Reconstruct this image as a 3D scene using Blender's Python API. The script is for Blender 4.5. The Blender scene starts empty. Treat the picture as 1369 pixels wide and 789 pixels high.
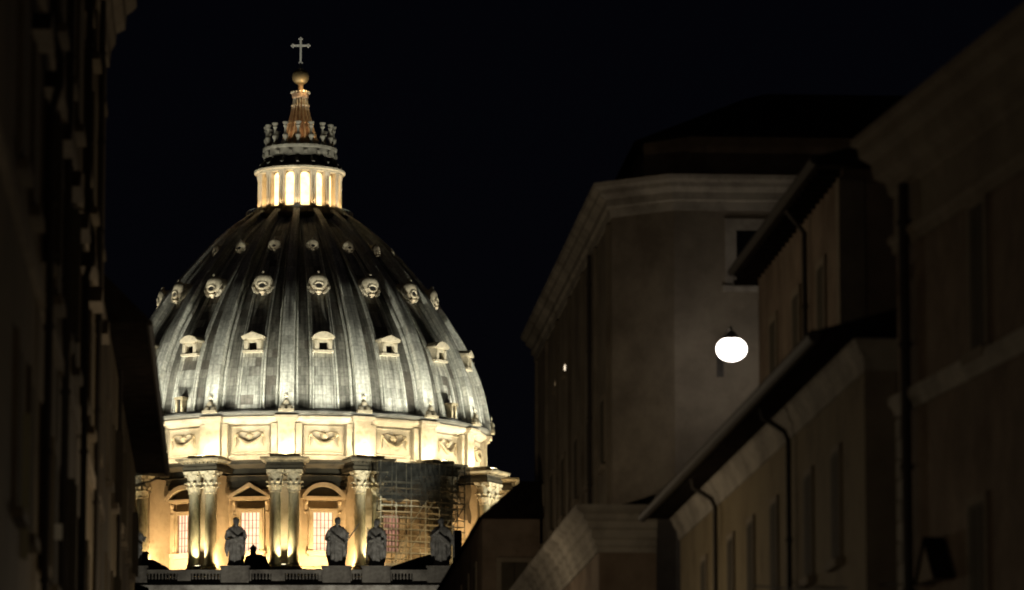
import bpy, math, random
from mathutils import Vector, Matrix
R = math.radians
random.seed(11)
sc = bpy.context.scene
col = sc.collection

# ------------------------------------------------------------------ camera
PITCH = R(8.3); F = 6050.0; CX, CY = 684.5, 394.5; EYE = 1.7
cam_d = bpy.data.cameras.new('camera'); cam = bpy.data.objects.new('camera', cam_d); col.objects.link(cam)
cam.location = (0, 0, EYE); cam.rotation_euler = (math.pi/2 + PITCH, 0, 0)
cam_d.sensor_width = 36; cam_d.lens = F/1369*36
cam_d.clip_start = 0.5; cam_d.clip_end = 9000
cam_d.dof.use_dof = True; cam_d.dof.focus_distance = 660; cam_d.dof.aperture_fstop = 1.6
sc.camera = cam
# ------------------------------------------------------------------ night sky
w = bpy.data.worlds.new('World'); sc.world = w; w.use_nodes = True
nt = w.node_tree; bg = nt.nodes['Background']
sky = nt.nodes.new('ShaderNodeTexSky'); sky.sky_type = 'NISHITA'; sky.sun_disc = False
FILL_EL, FILL_AZ = 38, 208
sky.sun_elevation = R(FILL_EL); sky.sun_rotation = R(FILL_AZ)
tint = nt.nodes.new('ShaderNodeMix'); tint.data_type = 'RGBA'; tint.blend_type = 'MULTIPLY'; tint.inputs[0].default_value = 1; tint.inputs[7].default_value = (.62,.46,.62,1)
nt.links.new(sky.outputs[0], tint.inputs[6]); nt.links.new(tint.outputs[2], bg.inputs[0]); bg.inputs[1].default_value = 0.0005
# faint warm fill added from behind the camera, no visible source
sd = bpy.data.lights.new('added_fill', 'SUN'); so = bpy.data.objects.new('added_fill', sd); col.objects.link(so)
sd.energy = 0.012; sd.angle = R(8); sd.color = (1, .86, .68)
az = R(FILL_AZ); el = R(FILL_EL)
sdir = Vector((math.sin(az)*math.cos(el), math.cos(az)*math.cos(el), math.sin(el)))
so.rotation_euler = sdir.to_track_quat('Z', 'Y').to_euler()
sc.view_settings.view_transform = 'Standard'; sc.view_settings.look = 'None'
sc.view_settings.gamma = 1; sc.view_settings.exposure = 0.0; sc.view_settings.use_curve_mapping = False
sc.cycles.use_denoising = True
sc.cycles.max_bounces = 5; sc.cycles.diffuse_bounces = 2; sc.cycles.glossy_bounces = 2
sc.cycles.filter_width = 1.9
sc.cycles.sample_clamp_indirect = 4

# ------------------------------------------------------------------ pixel helpers (layout measured from the photograph)
def ray(px, py):
    u = (px-CX)/F; v = (CY-py)/F
    return Vector((u, math.cos(PITCH)-v*math.sin(PITCH), math.sin(PITCH)+v*math.cos(PITCH)))
def PY(px, py, Y):
    r = ray(px, py); s = Y/r.y
    return Vector((r.x*s, Y, EYE+r.z*s))
def PZ(px, py, z):
    r = ray(px, py); s = (z-EYE)/r.z
    return Vector((r.x*s, r.y*s, z))
def zf(py, Y): return PY(400, py, Y).z
SA = R(3.598)
def to_s(p, a=SA): return (p.x*math.cos(a)+p.y*math.sin(a), -p.x*math.sin(a)+p.y*math.cos(a))
def to_w(o, t, z=0, a=SA): return Vector((o*math.cos(a)-t*math.sin(a), o*math.sin(a)+t*math.cos(a), z))

# ------------------------------------------------------------------ mesh builder
class MB:
    def __init__(s): s.v = []; s.f = []; s.uv = None
    def add(s, vs, fs, M=None):
        n = len(s.v)
        for p in vs:
            p = Vector(p)
            s.v.append(M @ p if M is not None else p)
        for f in fs: s.f.append(tuple(i+n for i in f))
        return s
    def box(s, x0, x1, y0, y1, z0, z1, M=None):
        return s.add([(x0,y0,z0),(x1,y0,z0),(x1,y1,z0),(x0,y1,z0),(x0,y0,z1),(x1,y0,z1),(x1,y1,z1),(x0,y1,z1)],
              [(0,3,2,1),(4,5,6,7),(0,1,5,4),(1,2,6,5),(2,3,7,6),(3,0,4,7)], M)
    def frustum(s, a, b, M=None):      # a, b = (x0,x1,y0,y1,z)
        return s.add([(a[0],a[2],a[4]),(a[1],a[2],a[4]),(a[1],a[3],a[4]),(a[0],a[3],a[4]),(b[0],b[2],b[4]),(b[1],b[2],b[4]),(b[1],b[3],b[4]),(b[0],b[3],b[4])],
              [(0,3,2,1),(4,5,6,7),(0,1,5,4),(1,2,6,5),(2,3,7,6),(3,0,4,7)], M)
    def prism(s, pts, y0, y1, M=None): # polygon in x,z extruded along y
        n = len(pts)
        vs = [(p[0], y0, p[1]) for p in pts]+[(p[0], y1, p[1]) for p in pts]
        fs = [tuple(range(n)), tuple(range(2*n-1, n-1, -1))]
        for i in range(n):
            j = (i+1) % n; fs.append((i, i+n, j+n, j))
        return s.add(vs, fs, M)
    def lathe(s, prof, n=24, a0=0, a1=None, M=None):  # prof (r,z)
        full = a1 is None
        if full: a1 = a0+2*math.pi
        m = n if full else n+1
        vs = []; fs = []
        for k in range(m):
            a = a0+(a1-a0)*k/n
            for r, z in prof: vs.append((r*math.sin(a), -r*math.cos(a), z))
        L = len(prof)
        for k in range(n):
            k2 = (k+1) % m
            for i in range(L-1):
                fs.append((k*L+i, k2*L+i, k2*L+i+1, k*L+i+1))
        return s.add(vs, fs, M)
    def tube(s, pts, r, n=8, M=None, caps=True):
        pts = [Vector(p) for p in pts]; rs = r if isinstance(r, (list, tuple)) else [r]*len(pts)
        vs = []; fs = []
        ref = Vector((0,0,1))
        for i, p in enumerate(pts):
            d = (pts[min(i+1, len(pts)-1)]-pts[max(i-1, 0)]).normalized()
            q = ref if abs(d.dot(ref)) < .95 else Vector((1,0,0))
            a = d.cross(q).normalized(); b = d.cross(a)
            for k in range(n):
                t = 2*math.pi*k/n
                vs.append(p+(a*math.cos(t)+b*math.sin(t))*rs[i])
        for i in range(len(pts)-1):
            for k in range(n):
                k2 = (k+1) % n
                fs.append((i*n+k, i*n+k2, (i+1)*n+k2, (i+1)*n+k))
        if caps:
            fs.append(tuple(range(n))); fs.append(tuple(range(len(vs)-1, len(vs)-1-n, -1)))
        return s.add(vs, fs, M)
    def ball(s, c, r, n=10, M=None):
        if not isinstance(r, (list, tuple)): r = (r, r, r)
        vs = []; fs = []; m = n
        for i in range(1, m):
            ph = math.pi*i/m
            for k in range(n):
                t = 2*math.pi*k/n
                vs.append((c[0]+r[0]*math.sin(ph)*math.cos(t), c[1]+r[1]*math.sin(ph)*math.sin(t), c[2]+r[2]*math.cos(ph)))
        top = len(vs); vs.append((c[0], c[1], c[2]+r[2])); vs.append((c[0], c[1], c[2]-r[2]))
        for i in range(m-2):
            for k in range(n):
                k2 = (k+1) % n; fs.append((i*n+k, (i+1)*n+k, (i+1)*n+k2, i*n+k2))
        for k in range(n):
            k2 = (k+1) % n; fs.append((top, k, k2)); fs.append((top+1, (m-2)*n+k2, (m-2)*n+k))
        return s.add(vs, fs, M)
    def sweep(s, path, prof, closed_ends=True, M=None):
        """path: 2D points, outward = right of travel; prof: closed polygon (out, z)"""
        n = len(path); L = len(prof); vs = []; fs = []
        for i in range(n):
            p = Vector(path[i])
            def nr(a, b):
                d = (Vector(b)-Vector(a)).normalized(); return Vector((d.y, -d.x))
            if i == 0: m = nr(path[0], path[1])
            elif i == n-1: m = nr(path[-2], path[-1])
            else:
                a = nr(path[i-1], path[i]); b = nr(path[i], path[i+1])
                m = (a+b).normalized(); m = m/max(.3, m.dot(a))
            for o, z in prof: vs.append((p.x+m.x*o, p.y+m.y*o, z))
        for i in range(n-1):
            for k in range(L):
                k2 = (k+1) % L; fs.append((i*L+k, i*L+k2, (i+1)*L+k2, (i+1)*L+k))
        if closed_ends: fs.append(tuple(range(L))); fs.append(tuple(range(n*L-1, n*L-1-L, -1)))
        return s.add(vs, fs, M)
    def mesh(s, name, m, smooth=False):
        me = bpy.data.meshes.new(name)
        me.from_pydata([tuple(v) for v in s.v], [], s.f)
        me.materials.append(m)
        if smooth:
            for p in me.polygons: p.use_smooth = True
        me.update()
        import bmesh
        b = bmesh.new(); b.from_mesh(me); bmesh.ops.recalc_face_normals(b, faces=b.faces); b.to_mesh(me); b.free()
        if smooth and hasattr(me, 'set_sharp_from_angle'): me.set_sharp_from_angle(angle=R(38))
        return me
    def build(s, name, m, parent=None, smooth=False, loc=None, rotz=0):
        o = bpy.data.objects.new(name, s.mesh(name, m, smooth)); col.objects.link(o)
        if parent is not None: o.parent = parent
        if loc is not None: o.location = loc
        if rotz: o.rotation_euler = (0, 0, rotz)
        return o
def inst(src, parent, M):   # copy of an object sharing its mesh
    o = src.copy(); col.objects.link(o); o.parent = parent; o.matrix_local = M; return o
def tag(o, label=None, cat=None, group=None, kind=None):
    if label: o['label'] = label
    if cat: o['category'] = cat
    if group: o['group'] = group
    if kind: o['kind'] = kind
    return o
def empty(name, loc, rotz=0, label=None, cat=None, group=None):
    o = bpy.data.objects.new(name, None); col.objects.link(o); o.location = loc; o.rotation_euler = (0, 0, rotz)
    o.empty_display_size = .3
    return tag(o, label, cat, group)
def light(kind, loc, energy, color=(1,.8,.5), size=.2, target=None, spot=90, blend=.5, sx=None, sy=None, name=None):
    d = bpy.data.lights.new(name or 'lamp', kind); o = bpy.data.objects.new(name or 'lamp', d); col.objects.link(o)
    d.energy = energy; d.color = color; o.location = loc
    if kind in ('POINT', 'SPOT'): d.shadow_soft_size = size
    if kind == 'SPOT': d.spot_size = R(spot); d.spot_blend = blend
    if kind == 'AREA': d.shape = 'RECTANGLE'; d.size = sx; d.size_y = sy
    if target is not None:
        o.rotation_euler = (Vector(target)-Vector(loc)).to_track_quat('-Z', 'Y').to_euler()
    return o

# ------------------------------------------------------------------ materials
def mat(name, base, rough=.85, var=.25, scale=.6, bump=.0, dirt=None, dirt_scale=.12, metal=0, stretch=(1,1,1), coords='Object', dirt_at=.5):
    m = bpy.data.materials.new(name); m.use_nodes = True; t = m.node_tree; N = t.nodes; L = t.links
    b = N['Principled BSDF']; b.inputs['Roughness'].default_value = rough; b.inputs['Metallic'].default_value = metal
    if 'Specular IOR Level' in b.inputs: b.inputs['Specular IOR Level'].default_value = .25
    tc = N.new('ShaderNodeTexCoord'); mp = N.new('ShaderNodeMapping'); mp.inputs['Scale'].default_value = stretch
    L.new(tc.outputs[coords], mp.inputs[0])
    n1 = N.new('ShaderNodeTexNoise'); n1.inputs['Scale'].default_value = scale; n1.inputs['Detail'].default_value = 7; n1.inputs['Roughness'].default_value = .65
    L.new(mp.outputs[0], n1.inputs['Vector'])
    r1 = N.new('ShaderNodeMapRange'); r1.inputs[1].default_value = .3; r1.inputs[2].default_value = .7
    r1.inputs[3].default_value = 1-var; r1.inputs[4].default_value = 1+var; L.new(n1.outputs[0], r1.inputs[0])
    mul = N.new('ShaderNodeVectorMath'); mul.operation = 'SCALE'; mul.inputs[0].default_value = base; L.new(r1.outputs[0], mul.inputs['Scale'])
    out = mul.outputs[0]
    if dirt:
        n2 = N.new('ShaderNodeTexNoise'); n2.inputs['Scale'].default_value = dirt_scale; n2.inputs['Detail'].default_value = 8; n2.inputs['Roughness'].default_value = .7
        L.new(mp.outputs[0], n2.inputs['Vector'])
        r2 = N.new('ShaderNodeMapRange'); r2.inputs[1].default_value = dirt_at-.08; r2.inputs[2].default_value = dirt_at+.15; L.new(n2.outputs[0], r2.inputs[0])
        mx = N.new('ShaderNodeMix'); mx.data_type = 'RGBA'; L.new(r2.outputs[0], mx.inputs[0]); L.new(out, mx.inputs[6]); mx.inputs[7].default_value = (*dirt, 1)
        out = mx.outputs[2]
    L.new(out, b.inputs['Base Color'])
    if bump:
        bp = N.new('ShaderNodeBump'); bp.inputs['Strength'].default_value = bump; bp.inputs['Distance'].default_value = .05
        n3 = N.new('ShaderNodeTexNoise'); n3.inputs['Scale'].default_value = scale*6; n3.inputs['Detail'].default_value = 5; L.new(mp.outputs[0], n3.inputs['Vector'])
        L.new(n3.outputs[0], bp.inputs['Height']); L.new(bp.outputs[0], b.inputs['Normal'])
    return m
def emis(name, c, s, var=0):
    m = bpy.data.materials.new(name); m.use_nodes = True; N = m.node_tree.nodes; b = N['Principled BSDF']
    b.inputs['Base Color'].default_value = (.1,.1,.1,1); b.inputs['Emission Color'].default_value = (*c, 1); b.inputs['Emission Strength'].default_value = s
    if var:
        L = m.node_tree.links
        tc = N.new('ShaderNodeTexCoord'); n1 = N.new('ShaderNodeTexNoise'); n1.inputs['Scale'].default_value = .9; L.new(tc.outputs['Object'], n1.inputs['Vector'])
        r1 = N.new('ShaderNodeMapRange'); r1.inputs[1].default_value = .3; r1.inputs[2].default_value = .7; r1.inputs[3].default_value = s*(1-var); r1.inputs[4].default_value = s*(1+var)
        L.new(n1.outputs[0], r1.inputs[0]); L.new(r1.outputs[0], b.inputs['Emission Strength'])
    return m
def lead_material(name='lead_sheet', c1=(.30,.31,.29,1), c2=(.50,.51,.47,1), dark=.28, patch=.75):
    m = bpy.data.materials.new(name); m.use_nodes = True; t = m.node_tree; N = t.nodes; L = t.links
    b = N['Principled BSDF']; b.inputs['Roughness'].default_value = .62
    uv = N.new('ShaderNodeUVMap'); uv.uv_map = 'sheet'
    br = N.new('ShaderNodeTexBrick'); br.offset = .5
    br.inputs['Color1'].default_value = c1; br.inputs['Color2'].default_value = c2; br.inputs['Mortar'].default_value = tuple(v*.62 for v in c1[:3])+(1,)
    br.inputs['Scale'].default_value = 1; br.inputs['Mortar Size'].default_value = .03; br.inputs['Mortar Smooth'].default_value = .4
    br.inputs['Brick Width'].default_value = 1.15; br.inputs['Row Height'].default_value = 1.5; br.inputs['Bias'].default_value = .05
    L.new(uv.outputs[0], br.inputs['Vector'])
    # long rain streaks
    mp = N.new('ShaderNodeMapping'); mp.inputs['Scale'].default_value = (1.5, .085, 1); L.new(uv.outputs[0], mp.inputs[0])
    n1 = N.new('ShaderNodeTexNoise'); n1.inputs['Scale'].default_value = 1; n1.inputs['Detail'].default_value = 8; n1.inputs['Roughness'].default_value = .72; L.new(mp.outputs[0], n1.inputs['Vector'])
    r1 = N.new('ShaderNodeMapRange'); r1.inputs[1].default_value = .38; r1.inputs[2].default_value = .64; r1.inputs[3].default_value = 1.25; r1.inputs[4].default_value = dark; L.new(n1.outputs[0], r1.inputs[0])
    sc1 = N.new('ShaderNodeVectorMath'); sc1.operation = 'SCALE'; L.new(br.outputs[0], sc1.inputs[0]); L.new(r1.outputs[0], sc1.inputs['Scale'])
    # patches of darker replaced sheets
    vo = N.new('ShaderNodeTexBrick'); vo.offset = .37; vo.inputs['Brick Width'].default_value = 2.3; vo.inputs['Row Height'].default_value = 1.5
    vo.inputs['Scale'].default_value = 1; vo.inputs['Mortar Size'].default_value = 0
    vo.inputs['Color1'].default_value = (0,0,0,1); vo.inputs['Color2'].default_value = (1,1,1,1); L.new(uv.outputs[0], vo.inputs['Vector'])
    r2 = N.new('ShaderNodeMapRange'); r2.inputs[1].default_value = .78; r2.inputs[2].default_value = .86; L.new(vo.outputs[0], r2.inputs[0])
    mx = N.new('ShaderNodeMix'); mx.data_type = 'RGBA'; mx.inputs[7].default_value = (.10,.085,.07,1)
    ml = N.new('ShaderNodeMath'); ml.operation = 'MULTIPLY'; ml.inputs[1].default_value = patch; L.new(r2.outputs[0], ml.inputs[0]); L.new(ml.outputs[0], mx.inputs[0])
    L.new(sc1.outputs[0], mx.inputs[6])
    n2 = N.new('ShaderNodeTexNoise'); n2.inputs['Scale'].default_value = 2.2; n2.inputs['Detail'].default_value = 6; L.new(uv.outputs[0], n2.inputs['Vector'])
    r3 = N.new('ShaderNodeMapRange'); r3.inputs[1].default_value = .3; r3.inputs[2].default_value = .7; r3.inputs[3].default_value = .75; r3.inputs[4].default_value = 1.25; L.new(n2.outputs[0], r3.inputs[0])
    s3 = N.new('ShaderNodeVectorMath'); s3.operation = 'SCALE'; L.new(mx.outputs[2], s3.inputs[0]); L.new(r3.outputs[0], s3.inputs['Scale'])
    L.new(s3.outputs[0], b.inputs['Base Color'])
    bp = N.new('ShaderNodeBump'); bp.inputs['Strength'].default_value = .35; bp.inputs['Distance'].default_value = .08; L.new(br.outputs['Fac'], bp.inputs['Height']); bp.invert = True
    L.new(bp.outputs[0], b.inputs['Normal'])
    return m
def netting_material():
    m = bpy.data.materials.new('scaffold_net'); m.use_nodes = True; t = m.node_tree; N = t.nodes; L = t.links
    b = N['Principled BSDF']; b.inputs['Base Color'].default_value = (.003,.0035,.002,1); b.inputs['Roughness'].default_value = .9
    tr = N.new('ShaderNodeBsdfTransparent'); mx = N.new('ShaderNodeMixShader'); 
    tc = N.new('ShaderNodeTexCoord'); n = N.new('ShaderNodeTexNoise'); n.inputs['Scale'].default_value = .35; n.inputs['Detail'].default_value = 6; L.new(tc.outputs['Object'], n.inputs['Vector'])
    r = N.new('ShaderNodeMapRange'); r.inputs[1].default_value = .35; r.inputs[2].default_value = .65; r.inputs[3].default_value = .6; r.inputs[4].default_value = .97; L.new(n.outputs[0], r.inputs[0])
    L.new(r.outputs[0], mx.inputs[0]); L.new(tr.outputs[0], mx.inputs[1]); L.new(b.outputs[0], mx.inputs[2]); L.new(mx.outputs[0], N['Material Output'].inputs[0])
    return m
M_ATTIC = mat('travertine_pale', (.50,.43,.33), var=.12, scale=.9, dirt=(.30,.25,.18), dirt_scale=.5, dirt_at=.58, bump=.3)
M_TRAV = mat('travertine', (.46,.37,.25), var=.15, scale=.7, dirt=(.24,.19,.11), dirt_scale=.35, dirt_at=.56, bump=.3)
M_COLM = mat('travertine_column', (.42,.37,.25), var=.2, scale=1.2, dirt=(.13,.13,.07), dirt_scale=.8, dirt_at=.5, bump=.4, stretch=(1,1,.35))
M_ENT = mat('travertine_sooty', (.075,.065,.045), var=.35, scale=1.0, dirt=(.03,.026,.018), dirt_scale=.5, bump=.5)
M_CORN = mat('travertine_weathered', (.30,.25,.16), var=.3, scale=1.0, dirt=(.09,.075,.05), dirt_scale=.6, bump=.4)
M_CAP = mat('capital_stone', (.55,.48,.34), var=.2, scale=2, dirt=(.16,.14,.08), dirt_scale=2.2, dirt_at=.55, bump=.4)
M_STAT = mat('statue_stone', (.34,.33,.29), var=.3, scale=1.5, dirt=(.13,.12,.10), dirt_scale=1.1, bump=.6, coords='Object')
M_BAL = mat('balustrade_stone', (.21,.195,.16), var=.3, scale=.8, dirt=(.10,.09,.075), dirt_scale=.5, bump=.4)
M_LEAD = lead_material(c1=(.16,.155,.135,1), c2=(.27,.26,.225,1), dark=.35)
M_LEADR = lead_material('lead_rib', (.56,.56,.50,1), (.68,.67,.60,1), .6, .3)
M_LEADS = lead_material('lead_strip', (.34,.34,.30,1), (.55,.54,.48,1), .3, .8)
M_LEADP = mat('lead_plain', (.16,.16,.15), rough=.6, var=.3, scale=.8, dirt=(.06,.06,.055), dirt_scale=.4)
M_LEADD = mat('lead_dark', (.045,.045,.045), rough=.7, var=.3, scale=.5)
M_DORM = mat('dormer_stone', (.50,.44,.33), var=.15, scale=1.5, dirt=(.22,.19,.13), dirt_scale=1.2, dirt_at=.58)
M_BRONZE = mat('gilded_bronze', (.22,.16,.08), rough=.5, metal=.5, var=.2, scale=2)
M_IRON = mat('cross_iron', (.35,.34,.32), rough=.6, var=.1)
M_DARK = mat('dark_opening', (.012,.011,.010), var=.1)
M_FRAME = mat('window_bars', (.18,.11,.08), var=.1)
M_PANE = emis('lit_window', (1,.62,.42), 1.5, var=.2)
M_PANEH = emis('half_dark_window', (1,.45,.32), .35, var=.5)
M_PANED = emis('dim_window', (1,.42,.16), .16, var=.4)
M_LANTGLASS = emis('lantern_window', (1,.68,.30), 3.0, var=.3)
M_LENS = emis('floodlight_lens', (1,.86,.55), 9)
M_BODY = mat('luminaire_body', (.04,.04,.04), rough=.5, var=.1)
M_STEEL = mat('scaffold_steel', (.36,.33,.25), rough=.6, var=.2, scale=2)
M_BOARD = mat('scaffold_board', (.30,.24,.15), var=.3, scale=1.2)
M_NET = netting_material()

# ================================================================== GROUND
g = MB(); g.add([(-4000,-200,0),(4000,-200,0),(4000,7000,0),(-4000,7000,0)], [(0,1,2,3)])
tag(g.build('ground', mat('dark_ground', (.06,.055,.05), var=.3, scale=.05)), kind='structure')
rd = MB(); rd.add([(-2.0,-30,.004),(8.6,-30,.004),(8.6,205,.004),(-2.0,205,.004)], [(0,1,2,3)])
tag(rd.build('road', mat('cobbled_asphalt', (.05,.048,.045), var=.3, scale=1.5, bump=.6), rotz=SA), kind='structure')
for nm, x0, x1 in (('pavement', -2.95, -2.0), ('pavement', 8.6, 9.2)):
    pv = MB(); pv.box(x0, x1, -30, 205, 0, .13)
    tag(pv.build(nm, mat('kerb_stone', (.20,.19,.17), var=.2, scale=1), rotz=SA), kind='structure')

# ================================================================== BASILICA
D = 700.0
X0 = PY(398.5, 583, D).x
PH0 = R(-0.7); STEP = R(22.5)
bas = empty('basilica', (X0, D, 0), 0, 'domed basilica floodlit gold and white at the end of the street', 'church')
def W(phi, r, z): return Vector((X0+r*math.sin(phi), D-r*math.cos(phi), z))
def PM(phi, r=0, z=0):   # local frame: x tangential (to the right), -y outward, z up
    return Matrix.Rotation(phi, 4, 'Z') @ Matrix.Translation((0, -r, z))
def vis(k, lim=100): return abs(math.degrees(PH0+k*STEP)-2.69) < lim
Z_SPR = zf(553, D-29)          # springing of the shell
Z_AB = zf(617, D-29)           # foot of the attic
Z_CORN = zf(612, D-34)
Z_CB = zf(658, D-33)           # top of shafts
Z_CT = zf(628, D-33)           # top of capitals
Z_BASE = zf(757, D-33)-.6
# -- masses below
b = MB(); b.lathe([(0,0),(36.5,0),(36.5,Z_BASE-1.2),(35.5,Z_BASE-.6),(35.5,Z_BASE),(20,Z_BASE)], 96)
b.build('drum_podium', M_CORN, bas)
b = MB(); b.lathe([(27.6,Z_BASE),(27.6,Z_BASE+.9),(27.3,Z_BASE+1.1),(27.3,Z_CT-1.9)], 128)
b.build('drum_wall', M_TRAV, bas, smooth=True)
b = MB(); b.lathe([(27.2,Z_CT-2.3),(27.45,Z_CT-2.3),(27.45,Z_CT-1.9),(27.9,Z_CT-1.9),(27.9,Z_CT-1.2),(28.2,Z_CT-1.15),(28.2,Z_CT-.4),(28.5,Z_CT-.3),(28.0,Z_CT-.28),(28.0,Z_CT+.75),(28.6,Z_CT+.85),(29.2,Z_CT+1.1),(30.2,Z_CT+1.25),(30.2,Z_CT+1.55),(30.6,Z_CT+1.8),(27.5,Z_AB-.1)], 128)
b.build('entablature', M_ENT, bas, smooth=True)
# -- attic
b = MB(); b.lathe([(30.0,Z_AB-.25),(30.0,Z_AB+.15),(29.1,Z_AB+.3),(28.9,Z_AB+1.0),(28.4,Z_AB+1.1),(28.4,Z_SPR-1.4),(28.7,Z_SPR-1.3),(28.9,Z_SPR-1.0),(29.4,Z_SPR-.75),(29.5,Z_SPR-.4),(29.3,Z_SPR-.25),(27,Z_SPR-.2)], 128)
b.build('attic', M_ATTIC, bas, smooth=True)
pil = MB()
pil.box(-1.5,1.5,-.95,.5,Z_AB+.3,Z_AB+1.05); pil.box(-1.25,1.25,-.8,.5,Z_AB+1.05,Z_SPR-1.35)
pil.box(-2.3,-1.253,-.35,.5,Z_AB+.3,Z_SPR-1.4); pil.box(1.253,2.3,-.35,.5,Z_AB+.3,Z_SPR-1.4)
pil.box(-1.35,1.35,-.95,.5,Z_SPR-1.35,Z_SPR-1.1); pil.box(-1.6,1.6,-1.25,.5,Z_SPR-1.1,Z_SPR-.7); pil.box(-1.8,1.8,-1.6,.5,Z_SPR-.7,Z_SPR-.3)
p0 = None
for k in range(-5, 6):
    if not vis(k): continue
    M = PM(PH0+k*STEP, 28.6)
    if p0 is None: p0 = pil.build('attic_pilaster', M_ATTIC, bas); p0.matrix_local = M
    else: inst(p0, bas, M)
# attic panels with swags
zc = (Z_AB+1.1+Z_SPR-1.4)/2; zh = (Z_SPR-1.4-Z_AB-1.1)/2
pn = MB(); hw = 3.05
def curv(x, r=28.4): return r-math.sqrt(r*r-x*x)   # sagitta of the curved wall
for (xa, za, xb, zb) in ((-hw,-zh+.35,hw,-zh+.35), (-hw,zh-.35,hw,zh-.35)):
    pn.tube([(xa+(xb-xa)*i/10, curv(xa+(xb-xa)*i/10)-.05, za) for i in range(11)], .11, 6)
for x in (-hw, hw): pn.tube([(x, curv(x)-.05, -zh+.35), (x, curv(x)-.05, zh-.35)], .11, 6)
sw = MB()
pts = [(-1.9+3.8*i/24, -.12-.22*math.sin(math.pi*i/24), .65-1.35*math.sin(math.pi*i/24)) for i in range(25)]
sw.tube(pts, [.10+.26*math.sin(math.pi*i/24)*(1+.25*(i % 2)) for i in range(25)], 8)
for i in range(5, 20, 2):
    p = pts[i]; sw.ball((p[0], p[1]-.22, p[2]-.05), .16, 6)
for s in (-1, 1):
    sw.ball((s*1.95, -.15, .7), (.3,.25,.35), 8)
    sw.tube([(s*2.05,-.1,.65),(s*2.2,-.15,.1),(s*2.1,-.12,-.6),(s*2.25,-.1,-1.1)], [.12,.2,.13,.05], 6)
    sw.tube([(s*1.9,-.1,.9),(s*1.2,-.15,1.15),(s*.5,-.15,.9)], [.06,.1,.06], 6)
sw.ball((0,-.1,.55), (.52,.25,.55), 12); sw.ball((0,-.3,.6), (.3,.22,.36), 10)
for a in range(8): sw.ball((.6*math.cos(a*math.pi/4),-.1,.55+.62*math.sin(a*math.pi/4)), .14, 6)
q0 = s0 = None
for k in range(-5, 5):
    if not vis(k+.5, 95): continue
    M = PM(PH0+(k+.5)*STEP, 28.4, zc)
    if q0 is None:
        q0 = pn.build('panel_frame', M_ATTIC, bas, True); q0.matrix_local = M
        s0 = sw.build('festoon', M_TRAV, bas, True); s0.matrix_local = M
    else: inst(q0, bas, M); inst(s0, bas, M)

# -- buttresses with paired columns
def capital_mesh():
    c = MB(); H = Z_CT-Z_CB
    c.lathe([(.80,0),(.92,.06),(.92,.14),(.80,.2),(.80,.9),(.95,1.3),(1.12,H-.45)], 16)
    c.frustum((-1.18,1.18,-1.18,1.18,H-.42),(-1.3,1.3,-1.3,1.3,H-.004))
    for row, (z0, h, out, cnt, off) in enumerate(((.18,.85,.30,8,0), (.18,1.5,.42,8,.5))):
        for i in range(cnt):
            a = 2*math.pi*(i+off)/cnt
            Mx = Matrix.Rotation(a, 4, 'Z')
            pr = [(.78,0),(.90,h*.4),(.98,h*.8),(.98+out,h),(.98+out*1.1,h-.18)]
            vs = []; fs = []
            for j, (r, z) in enumerate(pr):
                wd = (.20,.30,.30,.24,.13)[j]
                for (x, e) in ((-wd,0),(0,.09),(wd,0),(0,-.08)): vs.append((x, -(r+e), z0+z))
            for j in range(4):
                for q in range(4): fs.append((j*4+q, j*4+(q+1)%4, j*4+4+(q+1)%4, j*4+4+q))
            fs.append((16,17,18,19)); c.add(vs, fs, Mx)
    for i in range(4):   # corner volutes
        a = math.pi/4+i*math.pi/2
        c.tube([(0,-.95,H-1.0),(0,-1.2,H-.75),(0,-1.45,H-.5),(0,-1.5,H-.68),(0,-1.36,H-.74)], [.1,.14,.17,.16,.1], 6, Matrix.Rotation(a, 4, 'Z'))
    for i in range(4): c.ball((0,-1.22,H-.3), (.24,.16,.24), 8, Matrix.Rotation(i*math.pi/2, 4, 'Z'))
    return c
cs = MB(); HS = Z_CB-Z_BASE
cs.lathe([(0,0),(.001,0)], 3)
cs = MB(); cs.box(-1.2,1.2,-1.2,1.2,0,.35)
cs.lathe([(1.15,.353),(1.22,.5),(1.12,.66),(.98,.7),(.96,.85),(1.05,.95),(1.02,1.08),(.94,1.12),(.87,1.3)]+[(.87-.10*(i/12)**1.6, 1.3+(HS-1.35)*i/12) for i in range(1,13)]+[(.85,HS-.03),(.85,HS)], 28)
colmesh = capmesh = None
CR = 32.3; CO = 1.38
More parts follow.
